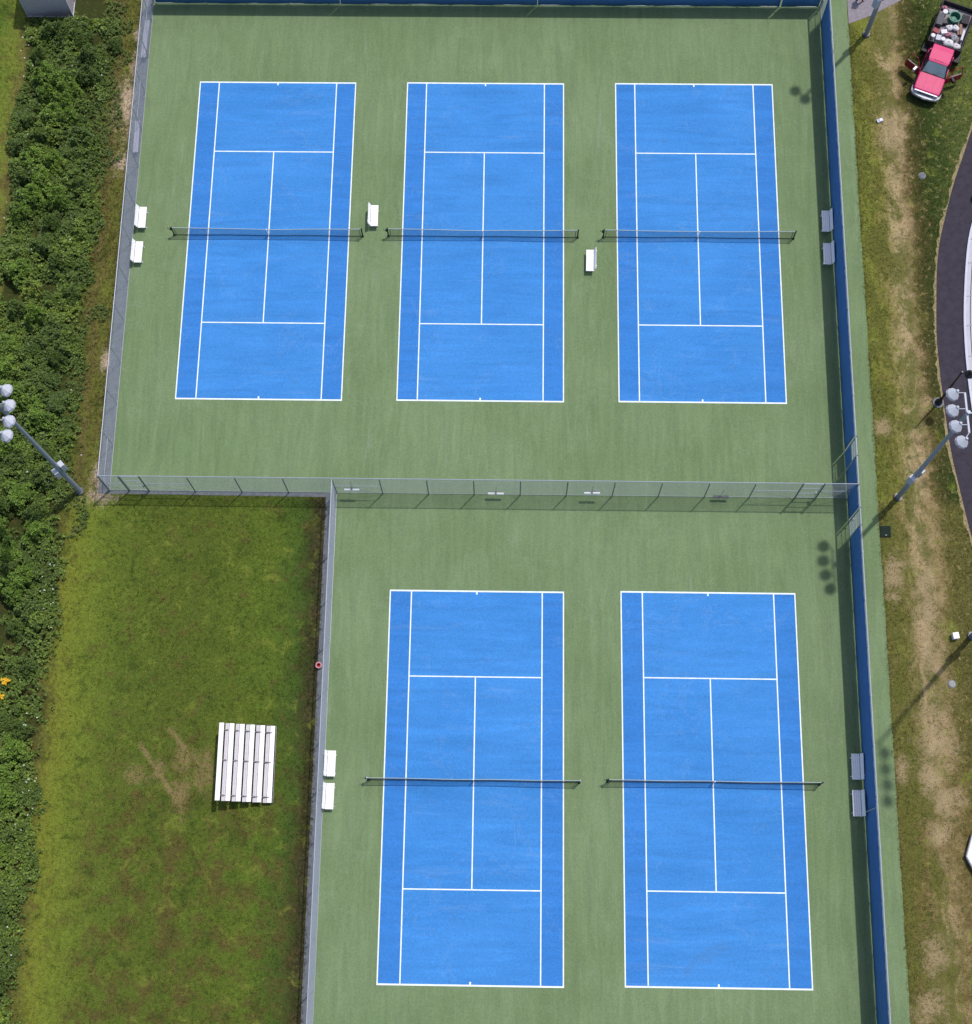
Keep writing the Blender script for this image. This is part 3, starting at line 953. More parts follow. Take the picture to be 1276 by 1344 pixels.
# ------------------------------------------------------------------ red pickup with a loaded dump bed
g = G("faded_red_sky_sheen")
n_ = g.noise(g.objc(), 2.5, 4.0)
M_car = g.done(g.mix(g.mr(n_, 0.3, 0.7), S(222, 50, 116), S(228, 60, 124)), 0.5, 0, 0.4)  # pink of the reflected sky is mixed into the faded red base colour
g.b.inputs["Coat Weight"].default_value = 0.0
M_cardark = paint("red_door_panel", S(150, 30, 44), 0.5, amt=0.1)
M_glass = paint("sky_sheen_glass", S(128, 148, 158), 0.12, 0.0, 0.8, amt=0.2, scale=2)  # dark glass, its sky reflection put into the base colour as pale grey
M_chrome = paint("bright_bumper", S(206, 208, 218), 0.3, 0.3, 0.5, amt=0.05)
M_trim = paint("black_trim", S(36, 34, 40), 0.6)
M_bed = paint("dump_bed_steel", S(46, 42, 50), 0.7, amt=0.3)
M_bedfloor = paint("scuffed_bed_floor", S(150, 140, 146), 0.8, amt=0.35, scale=5)
M_seat = paint("grey_seat_cloth", S(96, 92, 98), 0.9)
truck = thing("pickup_truck", "pinkish red pickup truck with both doors open and a junk-filled dump bed", "truck", (30.33, 10.75, 0), R(158))
def ring(y, w, z0, z1, r, top_in=0.0):
    pts = []
    for (sx_, zz, a0) in ((1, z0, -90), (1, z1, 0), (-1, z1, 90), (-1, z0, 180)):
        ww = w - (top_in if zz == z1 else 0)
        cx_, cz_ = sx_ * (ww - r), zz + (r if zz == z0 else -r)
        for k in range(4):
            t = R(a0 + k * 30)
            pts.append((cx_ + r * math.cos(t), y, cz_ + r * math.sin(t)))
    return pts
body = MB()
body.loft([ring(0.0, 0.78, 0.45, 0.96, 0.05), ring(-0.10, 0.90, 0.42, 1.04, 0.07, 0.02), ring(-0.35, 0.95, 0.40, 1.08, 0.08, 0.03), ring(-0.95, 0.96, 0.40, 1.13, 0.08, 0.04), ring(-1.45, 0.96, 0.40, 1.17, 0.07, 0.06)])
body.box(-0.94, 0.94, -2.72, -1.451, 0.38, 0.52)
body.loft([ring(-2.721, 0.95, 0.40, 1.2, 0.06, 0.04), ring(-3.35, 0.95, 0.40, 1.2, 0.06, 0.04)])
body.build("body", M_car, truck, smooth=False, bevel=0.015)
ro = MB()
ro.loft([ring(-1.93, 0.66, 1.74, 1.80, 0.02), ring(-2.1, 0.72, 1.75, 1.85, 0.03), ring(-2.9, 0.735, 1.75, 1.87, 0.03), ring(-3.26, 0.72, 1.75, 1.85, 0.03), ring(-3.33, 0.68, 1.74, 1.80, 0.02)])
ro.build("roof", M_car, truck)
sm_ = MB()
for s in (-1, 1):
    sm_.bar((s * 0.70, -0.12, 1.06), (s * 0.72, -1.36, 1.172), 0.008, n=4)
    sm_.bar((s * 0.30, -0.2, 1.075), (s * 0.36, -1.36, 1.176), 0.006, n=4)
sm_.build("hood_seams", M_cardark, truck)
rib = MB()
for k in range(5):
    rib.box(-0.26 + k * 0.13 - 0.02, -0.26 + k * 0.13 + 0.02, -2.12, -2.06, 1.852, 1.885)
rib.build("roof_lights", M_cardark, truck)
ws = MB()
ws.add([(-0.80, -1.36, 1.175), (0.80, -1.36, 1.175), (0.66, -1.91, 1.76), (-0.66, -1.91, 1.76), (-0.78, -1.41, 1.16), (0.78, -1.41, 1.16), (0.64, -1.95, 1.745), (-0.64, -1.95, 1.745)],
       [(0, 1, 2, 3), (4, 7, 6, 5), (0, 4, 5, 1), (1, 5, 6, 2), (2, 6, 7, 3), (3, 7, 4, 0)])
ws.build("windscreen", M_glass, truck)
ws = MB().bar((-0.7, -1.35, 1.19), (0.05, -1.42, 1.25), 0.012, n=5).bar((0.02, -1.35, 1.19), (0.65, -1.43, 1.25), 0.012, n=5)
ws.build("wipers", M_black, truck)
pl = MB()
for s in (-1, 1):
    pl.bar((s * 0.86, -1.36, 1.17), (s * 0.69, -1.94, 1.79), 0.045, n=6)
    pl.bar((s * 0.88, -2.78, 1.18), (s * 0.71, -2.86, 1.78), 0.05, n=6)
    pl.bar((s * 0.88, -3.3, 1.18), (s * 0.70, -3.28, 1.78), 0.05, n=6)
pl.bar((-0.84, -1.37, 1.175), (0.84, -1.37, 1.175), 0.035, n=6)
pl.build("pillars", M_trim, truck)
rw = MB().box(-0.68, 0.68, -3.31, -3.28, 1.2, 1.76)
rw.build("rear_window", M_glass, truck)
it = MB()
it.box(-0.88, 0.88, -2.71, -1.46, 0.521, 0.56)
it.box(-0.86, 0.86, -1.75, -1.46, 0.56, 1.16)
it.build("dashboard", M_trim, truck)
se = MB()
se.box(-0.80, 0.80, -2.70, -2.15, 0.56, 0.92)
se.box(-0.80, 0.80, -2.72, -2.56, 0.92, 1.5)
se.build("seat", M_seat, truck, bevel=0.04)
stw = MB()
for k in range(12):
    t0, t1 = 2 * math.pi * k / 12, 2 * math.pi * (k + 1) / 12
    q = lambda t: Vector((-0.42 + 0.18 * math.cos(t), -1.90 - 0.06 * math.sin(t), 1.12 + 0.17 * math.sin(t)))
    stw.bar(q(t0), q(t1), 0.015, n=5)
stw.build("steering_wheel", M_black, truck)
for s, ang in ((-1, 48), (1, 68)):             # doors swung out on their front hinges
    dr = bpy.data.objects.new("door", None)
    th = -s * R(ang)
    dm = MB()
    T = Matrix.Translation((s * 0.95, -1.47, 0)) @ Matrix.Rotation(s * R(ang), 4, 'Z')
    dm.box(-0.05, 0.05, -1.2, 0.0, 0.50, 1.17, T)
    do = dm.build("door", M_cardark, truck, bevel=0.02)
    fr = MB()
    pts = [(0, -0.06, 1.17), (0.0 - 0.17 * s, -0.52, 1.74), (0.0 - 0.17 * s, -1.08, 1.76), (0, -1.17, 1.17)]
    for a_, b_ in zip(pts, pts[1:]):
        fr.bar(T @ Vector(a_), T @ Vector(b_), 0.03, n=6)
    fr.build("window_frame", M_cardark, do)
    MB().bar(T @ Vector((0, -0.35, 1.185)), T @ Vector((0, -1.1, 1.185)), 0.022, n=6).build("window_sill", M_chrome, do)
    mi = MB().box(*sorted((s * 0.16, s * 0.50)), -0.34, -0.18, 1.12, 1.40, T).bar(T @ Vector((0, -0.2, 1.15)), T @ Vector((s * 0.2, -0.26, 1.2)), 0.02, n=5)
    mi.build("mirror", M_chrome if s > 0 else M_trim, do, bevel=0.02)
bp = MB()
prev = None
pts = [(-1.02, -0.42), (-0.98, -0.15), (-0.78, 0.06), (-0.4, 0.15), (0, 0.17), (0.4, 0.15), (0.78, 0.06), (0.98, -0.15), (1.02, -0.42)]
bp.loft([[(x, y - 0.02, 0.50), (x * 1.03, y + 0.10, 0.52), (x * 1.03, y + 0.10, 0.70), (x, y - 0.06, 0.74)] for x, y in pts])
bp.build("bumper", M_chrome, truck)
MB().box(-0.16, 0.16, 0.285, 0.30, 0.54, 0.66).build("number_plate", M_alum, truck)
gr = MB()
gr.box(-0.52, 0.52, 0.0, 0.05, 0.70, 0.93)
gr.build("grille", M_trim, truck)
gb = MB()
gb.box(-0.80, 0.80, -0.02, 0.062, 0.935, 0.975)
for k in range(3):
    gb.box(-0.5, 0.5, 0.051, 0.065, 0.745 + k * 0.06, 0.765 + k * 0.06)
gb.build("grille_trim", M_chrome, truck)
for s in (-1, 1):
    MB().box(*sorted((s * 0.54, s * 0.84)), -0.06, 0.04, 0.72, 0.92).build("headlight", M_hood, truck, bevel=0.02)
def wheel(x, y, w=0.26, r=0.40):
    mt = Matrix.Translation((x, y, r)) @ Matrix.Rotation(R(90), 4, 'Y')
    ty = MB().lathe([(r * 0.6, -w / 2), (r * 0.93, -w / 2), (r, -w / 2 + 0.04), (r, w / 2 - 0.04), (r * 0.93, w / 2), (r * 0.6, w / 2)], mt, 20)
    wo = bpy.data.objects.new("wheel", None)
    t = ty.build("wheel", M_rubber, truck)
    MB().lathe([(r * 0.55, -w / 2 - 0.012), (r * 0.57, w / 2 + 0.012)], mt, 14).build("rim", M_chrome, t)
for s in (-1, 1):
    wheel(s * 0.86, -0.92)
    wheel(s * 0.84, -5.7, 0.5)
    mf = MB().box(*sorted((s * 0.97, s * 1.36)), -3.85, -3.2, 0.35, 0.78)
    mf.build("tool_box", M_trim, truck, bevel=0.03)
ch = MB()
for s in (-1, 1):
    ch.box(s * 0.4 - 0.06, s * 0.4 + 0.06, -7.0, -3.4, 0.5, 0.66)
ch.build("chassis", M_trim, truck)
bd = MB()
bx0, bx1, by0, by1 = -1.12, 1.12, -7.25, -3.75
bd.box(bx0, bx1, by0, by1, 0.75, 0.88)
bd.box(bx0 - 0.07, bx0, by0, by1, 0.70, 1.34)
bd.box(bx1, bx1 + 0.07, by0, by1, 0.70, 1.34)
bd.box(bx0 - 0.07, bx1 + 0.07, by1, by1 + 0.07, 0.70, 1.42)
for k in range(5):
    y_ = by0 + 0.1 + k * 0.8
    bd.box(bx0 - 0.12, bx0 - 0.07, y_, y_ + 0.07, 0.72, 1.30)
    bd.box(bx1 + 0.07, bx1 + 0.12, y_, y_ + 0.07, 0.72, 1.30)
bd.build("dump_bed", M_bed, truck)
MB().box(bx0 + 0.01, bx1 - 0.01, by0 + 0.01, by1 - 0.01, 0.881, 0.895).build("bed_floor", M_bedfloor, truck)
MB().box(bx0 - 0.06, bx1 + 0.06, by0 - 0.08, by0 - 0.005, 0.75, 1.32).build("tailgate", M_bed, truck)
for s in (-1, 1):
    MB().box(s * 0.95 - 0.08, s * 0.95 + 0.08, by0 - 0.12, by0 - 0.081, 0.78, 0.88).build("tail_light", M_red, truck)

# the load: every piece its own thing, placed in the truck's frame
TM = Matrix.Translation((30.33, 10.75, 0)) @ Matrix.Rotation(R(158), 4, 'Z')
BZ = 0.895
M_tub = paint("green_plastic_tub", S(72, 132, 112), 0.5, amt=0.15)
M_bag = paint("white_bag_plastic", S(232, 230, 234), 0.6, amt=0.05)
M_gbag = paint("grey_bag_plastic", S(160, 160, 168), 0.6, amt=0.1)
M_dark = paint("dark_grey_plastic", S(84, 84, 92), 0.6, amt=0.2)
M_wood = paint("worn_boards", S(158, 124, 108), 0.8, amt=0.2)
M_pinkc = paint("pink_cloth", S(206, 130, 150), 0.8, amt=0.1)
def load(name, label, cat, x, y, rz=0.0, group=None, dz=0.0):
    q = TM @ Vector((x, y, BZ + dz))
    return thing(name, label, cat, q, R(158) + rz, group)
def bucket(x, y, r, h, label, mat=M_bag, dz=0.0):
    t = load("bucket", label, "bucket", x, y, 0, "buckets in the truck bed", dz)
    MB().lathe([(r * 0.82, 0.0), (r, h)], None, 16).build("pail", mat, t)
    MB().lathe([(r * 1.05, h + 0.001), (r * 1.05, h + 0.025), (r * 0.9, h + 0.032)], None, 16).build("lid", mat, t)
def sack(x, y, sx_, sy_, sz_, rz, label, mat=M_bag, cat="bag", name="filled_sack", dz=0.0):
    t = load(name, label, cat, x, y, rz, "sacks in the truck bed", dz)
    mb = MB()
    nn, mm = 14, 8
    vs, fs = [], []
    rr = random.Random(int(x * 100 + y * 37))
    ph = [rr.uniform(0, 6.28) for _ in range(4)]
    for j in range(mm + 1):
        v = math.pi * j / mm
        for i in range(nn):
            u_ = 2 * math.pi * i / nn
            k = 1 + 0.10 * math.sin(3 * u_ + ph[0]) * math.sin(v) + 0.07 * math.sin(5 * u_ + 2 * v + ph[1])
            ex = lambda c: math.copysign(abs(c) ** 0.7, c)
            vs.append((sx_ * k * math.sin(v) * ex(math.cos(u_)), sy_ * k * math.sin(v) * ex(math.sin(u_)), sz_ * (1 - math.cos(v)) / 2 * (1 + 0.12 * math.sin(2 * u_ + ph[2]) * math.sin(v))))
    for j in range(mm):
        for i in range(nn):
            fs.append((j * nn + i, j * nn + (i + 1) % nn, (j + 1) * nn + (i + 1) % nn, (j + 1) * nn + i))
    mb.add(vs, fs).build("sack_body", mat, t, smooth=True)
    MB().bar((0, 0, sz_ * 0.96), (0.05, 0.02, sz_ + 0.07), 0.05, 0.02, n=8).build("tied_neck", mat, t)
def crate(name, x, y, a, b, h, rz, label, mat, cat="box", dz=0.0):
    t = load(name, label, cat, x, y, rz, None, dz)
    mb = MB()
    mb.box(-a, a, -b, b, 0, h)
    mb.build("box_body", mat, t, bevel=0.015)
    MB().box(-a - 0.01, a + 0.01, -b - 0.01, b + 0.01, h + 0.001, h + 0.03).build("lid", mat, t, bevel=0.008)
t = load("plastic_tub", "large round green plastic tub in the back of the truck bed", "tub", 0.02, -6.26)
MB().lathe([(0.34, 0.0), (0.41, 0.42), (0.36, 0.42), (0.30, 0.10)], None, 20).build("tub_body", M_tub, t)
MB().lathe([(0.40, 0.421), (0.445, 0.43), (0.445, 0.47), (0.36, 0.47)], None, 20, cap0=False, cap1=False).build("rim", M_tub, t)
MB().lathe([(0.17, 0.11), (0.17, 0.30), (0.15, 0.33)], Matrix.Translation((0.05, 0.08, 0)), 12).build("inner_pot", M_tub, t)
bucket(0.77, -6.47, 0.17, 0.34, "white lidded bucket beside the green tub in the truck bed")
bucket(0.97, -4.33, 0.15, 0.34, "white lidded bucket in the front corner of the truck bed, above the open mirror side")
bucket(0.24, -4.30, 0.15, 0.36, "white lidded bucket between the white sacks near the cab")
crate("storage_bin", 0.92, -5.75, 0.20, 0.46, 0.38, 0.1, "long dark grey bin along the left side of the truck bed", M_dark, "bin")
crate("tool_case", 0.56, -5.72, 0.15, 0.15, 0.30, 0.4, "small black case beside the long grey bin", M_black, "case")
crate("red_crate", 0.90, -4.80, 0.20, 0.16, 0.30, -0.2, "dark red crate behind the corner bucket", M_cardark, "crate")
crate("white_carton", 0.57, -4.33, 0.16, 0.20, 0.30, 0.15, "pale square carton between two white buckets", M_hood, "carton")
crate("small_carton", 0.36, -4.95, 0.20, 0.15, 0.28, 0.5, "white carton lying askew mid-bed", M_bag, "carton")
crate("dark_toolbox", -0.72, -6.40, 0.26, 0.34, 0.32, 0.1, "dark toolbox at the right rear of the truck bed", M_bed, "toolbox")
sack(-0.20, -4.22, 0.36, 0.30, 0.42, 0.2, "biggest white sack, bulging beside the cab end of the bed")
sack(-0.82, -4.18, 0.28, 0.22, 0.36, 0.1, "white sack in the right front corner of the truck bed")
sack(0.12, -5.45, 0.24, 0.22, 0.34, 0.5, "left of the two white sacks below the green tub")
sack(-0.30, -5.58, 0.26, 0.20, 0.34, -0.3, "right of the two white sacks below the green tub")
sack(-0.42, -4.82, 0.24, 0.26, 0.32, 0.6, "grey sack in the middle of the truck bed", M_gbag)
sack(0.05, -4.92, 0.20, 0.18, 0.30, 0.6, "pinkish cloth bundle behind the biggest white sack", M_pinkc, "bundle", "cloth_bundle")
sack(0.92, -6.88, 0.20, 0.16, 0.28, 0.2, "pink cloth bundle in the rear left corner of the truck bed", M_pinkc, "bundle", "cloth_bundle")
t = load("white_tube", "long white tube lying along the right side of the bed", "tube", -0.93, -5.12, 0.05)
MB().bar((0, -0.42, 0.28), (0, 0.42, 0.30), 0.09, n=12).build("tube_body", M_bag, t)
for yy in (-0.43, 0.43):
    MB().bar((0, yy - 0.015, 0.29), (0, yy + 0.015, 0.29), 0.098, n=12).build("cap", M_hood, t)
MB().box(-0.10, 0.10, -0.30, 0.30, 0, 0.20).build("chock", M_wood, t)
t = load("scrap_boards", "brown scrap boards beside the white tube", "boards", -0.66, -5.60, 0.3)
MB().box(-0.09, 0.09, -0.42, 0.42, 0, 0.24).build("board", M_wood, t)
MB().box(0.10, 0.22, -0.36, 0.40, 0, 0.16).build("board", M_wood, t)
crate("flat_carton", 0.25, -6.85, 0.30, 0.16, 0.10, 0.1, "flattened grey carton against the tailgate", M_gbag, "carton")

# ------------------------------------------------------------------ person on the footpath (mostly beyond the top edge)
M_skin = paint("skin", (0.42, 0.26, 0.19), 0.6, amt=0.04)
M_dcloth = paint("dark_clothes", S(44, 42, 52), 0.85, amt=0.15)
M_hair = paint("dark_hair", (0.03, 0.022, 0.018), 0.7)
def skinned(name, pts, edges, mat, parent, sub=2):
    me = bpy.data.meshes.new(name)
    me.from_pydata([q[0] for q in pts], edges, [])
    o = bpy.data.objects.new(name, me)
    COL.objects.link(o)
    o.parent = parent
    sk = o.modifiers.new("skin", 'SKIN')
    sk.use_smooth_shade = True
    ss = o.modifiers.new("sub", 'SUBSURF')
    ss.levels = ss.render_levels = sub
    if not me.skin_vertices:
        bpy.context.view_layer.objects.active = o
        me.attributes.new("skin", 'FLOAT', 'POINT') if False else None
    for sv, q in zip(me.skin_vertices[0].data, pts):
        sv.radius = (q[1], q[1] * (q[2] if len(q) > 2 else 1.0))
        sv.use_root = False
    me.skin_vertices[0].data[0].use_root = True
    me.materials.append(mat)
    return o
person = thing("person", "person in dark clothes walking on the grey footpath at the top edge", "person", (26.42, 18.72, 0.016), R(-70))
body_pts = [((0, 0, 0.95), 0.14, 0.8), ((0, 0, 1.15), 0.13, 0.75), ((0, -0.01, 1.38), 0.15, 0.7), ((0, -0.01, 1.50), 0.055), ((0, 0.02, 1.60), 0.085), ((0, 0.02, 1.70), 0.08),
            ((0.10, 0, 0.88), 0.09), ((0.11, 0.10, 0.50), 0.062), ((0.11, 0.16, 0.10), 0.04), ((0.11, 0.30, 0.04), 0.035),
            ((-0.10, 0, 0.88), 0.09), ((-0.11, -0.05, 0.50), 0.062), ((-0.11, -0.20, 0.12), 0.04), ((-0.11, -0.08, 0.04), 0.035),
            ((0.20, -0.01, 1.42), 0.06), ((0.25, -0.08, 1.15), 0.045), ((0.25, 0.02, 0.92), 0.034), ((0.25, 0.05, 0.84), 0.036),
            ((-0.20, -0.01, 1.42), 0.06), ((-0.25, 0.05, 1.16), 0.045), ((-0.24, 0.18, 0.97), 0.034), ((-0.24, 0.22, 0.90), 0.036)]
skinned("body", body_pts, [(0, 1), (1, 2), (2, 3), (3, 4), (4, 5), (0, 6), (6, 7), (7, 8), (8, 9), (0, 10), (10, 11), (11, 12), (12, 13), (2, 14), (14, 15), (15, 16), (16, 17), (2, 18), (18, 19), (19, 20), (20, 21)], M_skin, person)
sh = [((0, 0, 0.98), 0.155, 0.82), ((0, 0, 1.15), 0.145, 0.78), ((0, -0.01, 1.38), 0.165, 0.72), ((0, -0.01, 1.47), 0.075), ((0.20, -0.01, 1.42), 0.072), ((0.25, -0.08, 1.15), 0.056), ((0.25, 0.01, 0.95), 0.045), ((-0.20, -0.01, 1.42), 0.072), ((-0.25, 0.05, 1.16), 0.056), ((-0.24, 0.17, 0.99), 0.045)]
skinned("jacket", sh, [(0, 1), (1, 2), (2, 3), (2, 4), (4, 5), (5, 6), (2, 7), (7, 8), (8, 9)], M_dcloth, person)
tr = [((0, 0, 0.95), 0.15, 0.8), ((0.10, 0, 0.86), 0.105), ((0.11, 0.10, 0.50), 0.075), ((0.11, 0.16, 0.09), 0.055), ((-0.10, 0, 0.86), 0.105), ((-0.11, -0.05, 0.50), 0.075), ((-0.11, -0.20, 0.12), 0.055)]
skinned("trousers", tr, [(0, 1), (1, 2), (2, 3), (0, 4), (4, 5), (5, 6)], M_dcloth, person)
for q in (((0.11, 0.14, 0.05), (0.11, 0.33, 0.04)), ((-0.11, -0.22, 0.09), (-0.11, -0.04, 0.04))):
    skinned("shoe", [(q[0], 0.055), (q[1], 0.045)], [(0, 1)], M_black, person)
hm = MB().lathe([(0.095, 0.0), (0.105, 0.05), (0.085, 0.11), (0.03, 0.14)], Matrix.Translation((0, 0.0, 1.66)), 12)
hm.build("hair", M_hair, person, smooth=True)

# ------------------------------------------------------------------ vegetation
def leaf_mat(name, cols, hi=1.6, lo=0.62):
    g = G(name)
    p = g.pos()
    rnd = g.n("ShaderNodeNewGeometry").outputs["Random Per Island"]
    n1 = g.noise(p, 0.42, 4.0, 0.6)
    n2 = g.noise(p, 1.7, 3.0, 0.6)
    f = g.math('ADD', g.math('MULTIPLY', n1, 0.75), g.math('ADD', g.math('MULTIPLY', n2, 0.25), g.math('MULTIPLY', g.math('SUBTRACT', rnd, 0.5), 0.14)))
    c = g.ramp(f, cols)
    r2 = g.n("ShaderNodeTexWhiteNoise", noise_dimensions='1D')
    g.put(r2.inputs["W"], rnd)
    c = g.mix(1.0, c, g.mr(r2.outputs["Value"], 0, 1, lo, hi), 'MULTIPLY')
    m = g.done(c, 0.5, 0, 0.35)
    tr = g.n("ShaderNodeBsdfTranslucent")
    g.put(tr.inputs[0], c)
    ms = g.n("ShaderNodeMixShader")
    ms.inputs[0].default_value = 0.2
    out = g.t.nodes["Material Output"]
    g.t.links.new(g.b.outputs[0], ms.inputs[1])
    g.t.links.new(tr.outputs[0], ms.inputs[2])
    g.t.links.new(ms.outputs[0], out.inputs[0])
    return m
DK, MD, LT = (0.060, 0.096, 0.016), (0.102, 0.158, 0.022), (0.158, 0.222, 0.030)
M_leaf = leaf_mat("undergrowth_leaves", [(0.30, DK), (0.43, (0.076, 0.122, 0.019)), (0.53, MD), (0.66, LT)])
M_leafdk = leaf_mat("dark_shrub_leaves", [(0.3, (0.058, 0.100, 0.019)), (0.7, (0.102, 0.158, 0.028))])
M_leaflt = leaf_mat("bright_shrub_leaves", [(0.3, (0.092, 0.165, 0.022)), (0.7, (0.150, 0.235, 0.032))])
M_leafyl = leaf_mat("lime_shrub_leaves", [(0.3, (0.14, 0.21, 0.028)), (0.7, (0.20, 0.27, 0.04))])
M_stem = paint("brown_stems", (0.09, 0.06, 0.035), 0.9)

def sprouts(px, py, pz, nleaf, size, droop=0.45):
    """rosettes of folded leaves at the given points -> verts, tri faces"""
    n = len(px)
    N = n * nleaf
    X, Y, Z = np.repeat(px, nleaf), np.repeat(py, nleaf), np.repeat(pz, nleaf)
    k = np.tile(np.arange(nleaf), n)
    az = np.repeat(rng.uniform(0, 6.283, n), nleaf) + k * 2.4 + rng.uniform(-0.4, 0.4, N)
    L = size * rng.uniform(0.65, 1.3, N) * np.repeat(rng.uniform(0.75, 1.3, n), nleaf)
    Wl = L * rng.uniform(0.24, 0.36, N)
    el = 0.75 - 1.05 * (k / max(1, nleaf - 1)) + rng.uniform(-0.3, 0.3, N)
    Z = Z - L * 0.55 * (k / max(1, nleaf - 1))
    ca, sa, ce, se = np.cos(az), np.sin(az), np.cos(el), np.sin(el)
    base = np.stack([X, Y, Z], 1)
    d = np.stack([ca * ce, sa * ce, se], 1)
    s = np.stack([-sa, ca, np.zeros(N)], 1)
    up = np.cross(s, -d)
    up = up * np.sign(up[:, 2:3] + 1e-6)
    mid = base + d * (L * 0.5)[:, None]
    v0 = base
    v1 = mid + s * Wl[:, None] + up * (0.10 * L)[:, None]
    v2 = base + d * L[:, None] - np.array([0, 0, 1.0]) * (droop * L * 0.5)[:, None]
    v3 = mid - s * Wl[:, None] + up * (0.10 * L)[:, None]
    V = np.stack([v0, v1, v2, v3], 1).reshape(-1, 3)
    b = np.arange(N) * 4
    F = np.concatenate([np.stack([b, b + 1, b + 2], 1), np.stack([b, b + 2, b + 3], 1)], 0)
    return V, F

def vnoise(x, y, s, seed):
    r = np.random.default_rng(seed)
    T = r.uniform(0, 1, (64, 64))
    fx, fy = x / s, y / s
    ix, iy = np.floor(fx).astype(int), np.floor(fy).astype(int)
    u, v = fx - ix, fy - iy
    u, v = u * u * (3 - 2 * u), v * v * (3 - 2 * v)
    q = lambda a, b: T[a % 64, b % 64]
    return (q(ix, iy) * (1 - u) + q(ix + 1, iy) * u) * (1 - v) + (q(ix, iy + 1) * (1 - u) + q(ix + 1, iy + 1) * u) * v

# the overgrown strip: knee to chest high weeds that read as one mass
YB, YT = -56.0, 16.6
def strip_left(y):
    return -32.55 + 0.35 * np.sin(y * 0.6) - np.where(y < -4, (-4 - y) * 0.5, 0.0)
def strip_right(y):
    return -26.65 + 0.35 * np.sin(y * 0.45 + 1) + 0.25 * np.sin(y * 1.3)
n = 26000
px = rng.uniform(-36.5, -25.8, n * 2)
py = rng.uniform(YB, YT, n * 2)
dens = vnoise(px, py, 2.1, 3) * 0.6 + vnoise(px, py, 0.8, 5) * 0.4
gap = ((py < -27.5) & (py > -32.0) & (rng.uniform(0, 1, len(py)) < 0.55)) | ((py < -16.8) & (py > -19.5) & (px > -28.8) & (rng.uniform(0, 1, len(py)) < 0.5))
ok = (px > strip_left(py)) & (px < strip_right(py) + rng.normal(0, 0.3, len(px))) & (dens > 0.30 + rng.uniform(-0.06, 0.1, len(px))) & ~gap
px, py, dens = px[ok], py[ok], dens[ok]
top = 0.25 + 1.15 * np.clip((dens - 0.3) * 2.0, 0, 1) * np.clip(0.35 + (strip_right(py) - px) * 0.6, 0.35, 1)
fine = vnoise(px + 200, py + 200, 0.42, 31)
pz = top * (0.38 + 0.82 * fine) * rng.uniform(0.7, 1.05, len(px))
ok = pz > 0.16
px, py, pz = px[ok], py[ok], pz[ok]
big = rng.uniform(0, 1, len(px)) < 0.16
V1, F1 = sprouts(px[~big], py[~big], pz[~big], 7, 0.14)
V2, F2 = sprouts(px[big], py[big], pz[big] + 0.06, 6, 0.21)
V, F = np.concatenate([V1, V2]), np.concatenate([F1, F2 + len(V1)])
o = fast_mesh("undergrowth", V, F, M_leaf)
tag(o, "dense leafy weeds filling the overgrown strip left of the courts", "undergrowth", kind="stuff")

# thin weeds and rank grass between the strip and the fence
n = 3600
wx = rng.uniform(-27.2, -24.75, n)
wy = rng.uniform(-21.5, 18.5, n)
dn = vnoise(wx + 50, wy + 80, 1.3, 11)
ok = (dn > 0.42 + 0.34 * np.clip((wx + 26.3) / 1.5, 0, 1))
V, F = sprouts(wx[ok], wy[ok], rng.uniform(0.05, 0.30, ok.sum()), 6, 0.12)
M_weed = leaf_mat("low_weed_leaves", [(0.3, (0.060, 0.100, 0.018)), (0.5, (0.085, 0.130, 0.022)), (0.7, (0.13, 0.15, 0.035))])
tag(fast_mesh("low_weeds", V, F, M_weed), "thin low weeds between the leafy strip and the left fence", "weeds", kind="stuff")

# shrubs that stand out of the mass
def make_shrub(mat, label, group, seed, ns=210, leaf=0.165):
    root = thing("leafy_shrub", label, "shrub", group=group)
    r = np.random.default_rng(seed)
    a = r.uniform(0, 6.283, ns)
    q = np.sqrt(r.uniform(0, 1, ns))
    lob = 1 + 0.28 * np.sin(3 * a + seed) + 0.16 * np.sin(5 * a + 2 * seed)
    sx_, sy_ = q * lob * np.cos(a), q * lob * np.sin(a)
    sz_ = (0.45 + 0.95 * np.sqrt(np.clip(1 - q ** 2, 0, 1))) * (0.45 + 0.75 * vnoise(sx_ * 1.0 + 30, sy_ + 30, 0.36, seed + 50))
    V, F = sprouts(sx_, sy_, sz_, 7, leaf)
    fast_mesh("foliage", V, F, mat, root)
    st = MB()
    for k in range(9):
        t = 2 * math.pi * k / 9
        st.bar((0.08 * math.cos(t), 0.08 * math.sin(t), 0), (0.6 * math.cos(t), 0.6 * math.sin(t), 0.75), 0.018, 0.008, n=5)
    st.build("stem", M_stem, root)
    return root
LDK = "dark green leafy shrub standing out of the weedy strip"
LLT = "bright green leafy shrub standing out of the weedy strip"
protos = {}
for key, mt, lab, grp in (("d", M_leafdk, LDK, "dark shrubs in the weedy strip"), ("l", M_leaflt, LLT, "bright shrubs in the weedy strip")):
    protos[key] = [make_shrub(mt, lab, grp, s) for s in (1, 2, 3)]
used = set()
def place(key, x, y, s, h, label=None):
    lst = protos[key]
    i = random.randrange(len(lst))
    p = lst[i]
    rz = random.uniform(0, 6.28)
    if (key, i) not in used:
        used.add((key, i))
        p.location, p.rotation_euler, p.scale = (x, y, 0), (0, 0, rz), (s, s, h)
        if label:
            p["label"] = label
        return p
    return dup(p, (x, y, 0), rz, label or {"d": LDK, "l": LLT}[key], (s, s, h))
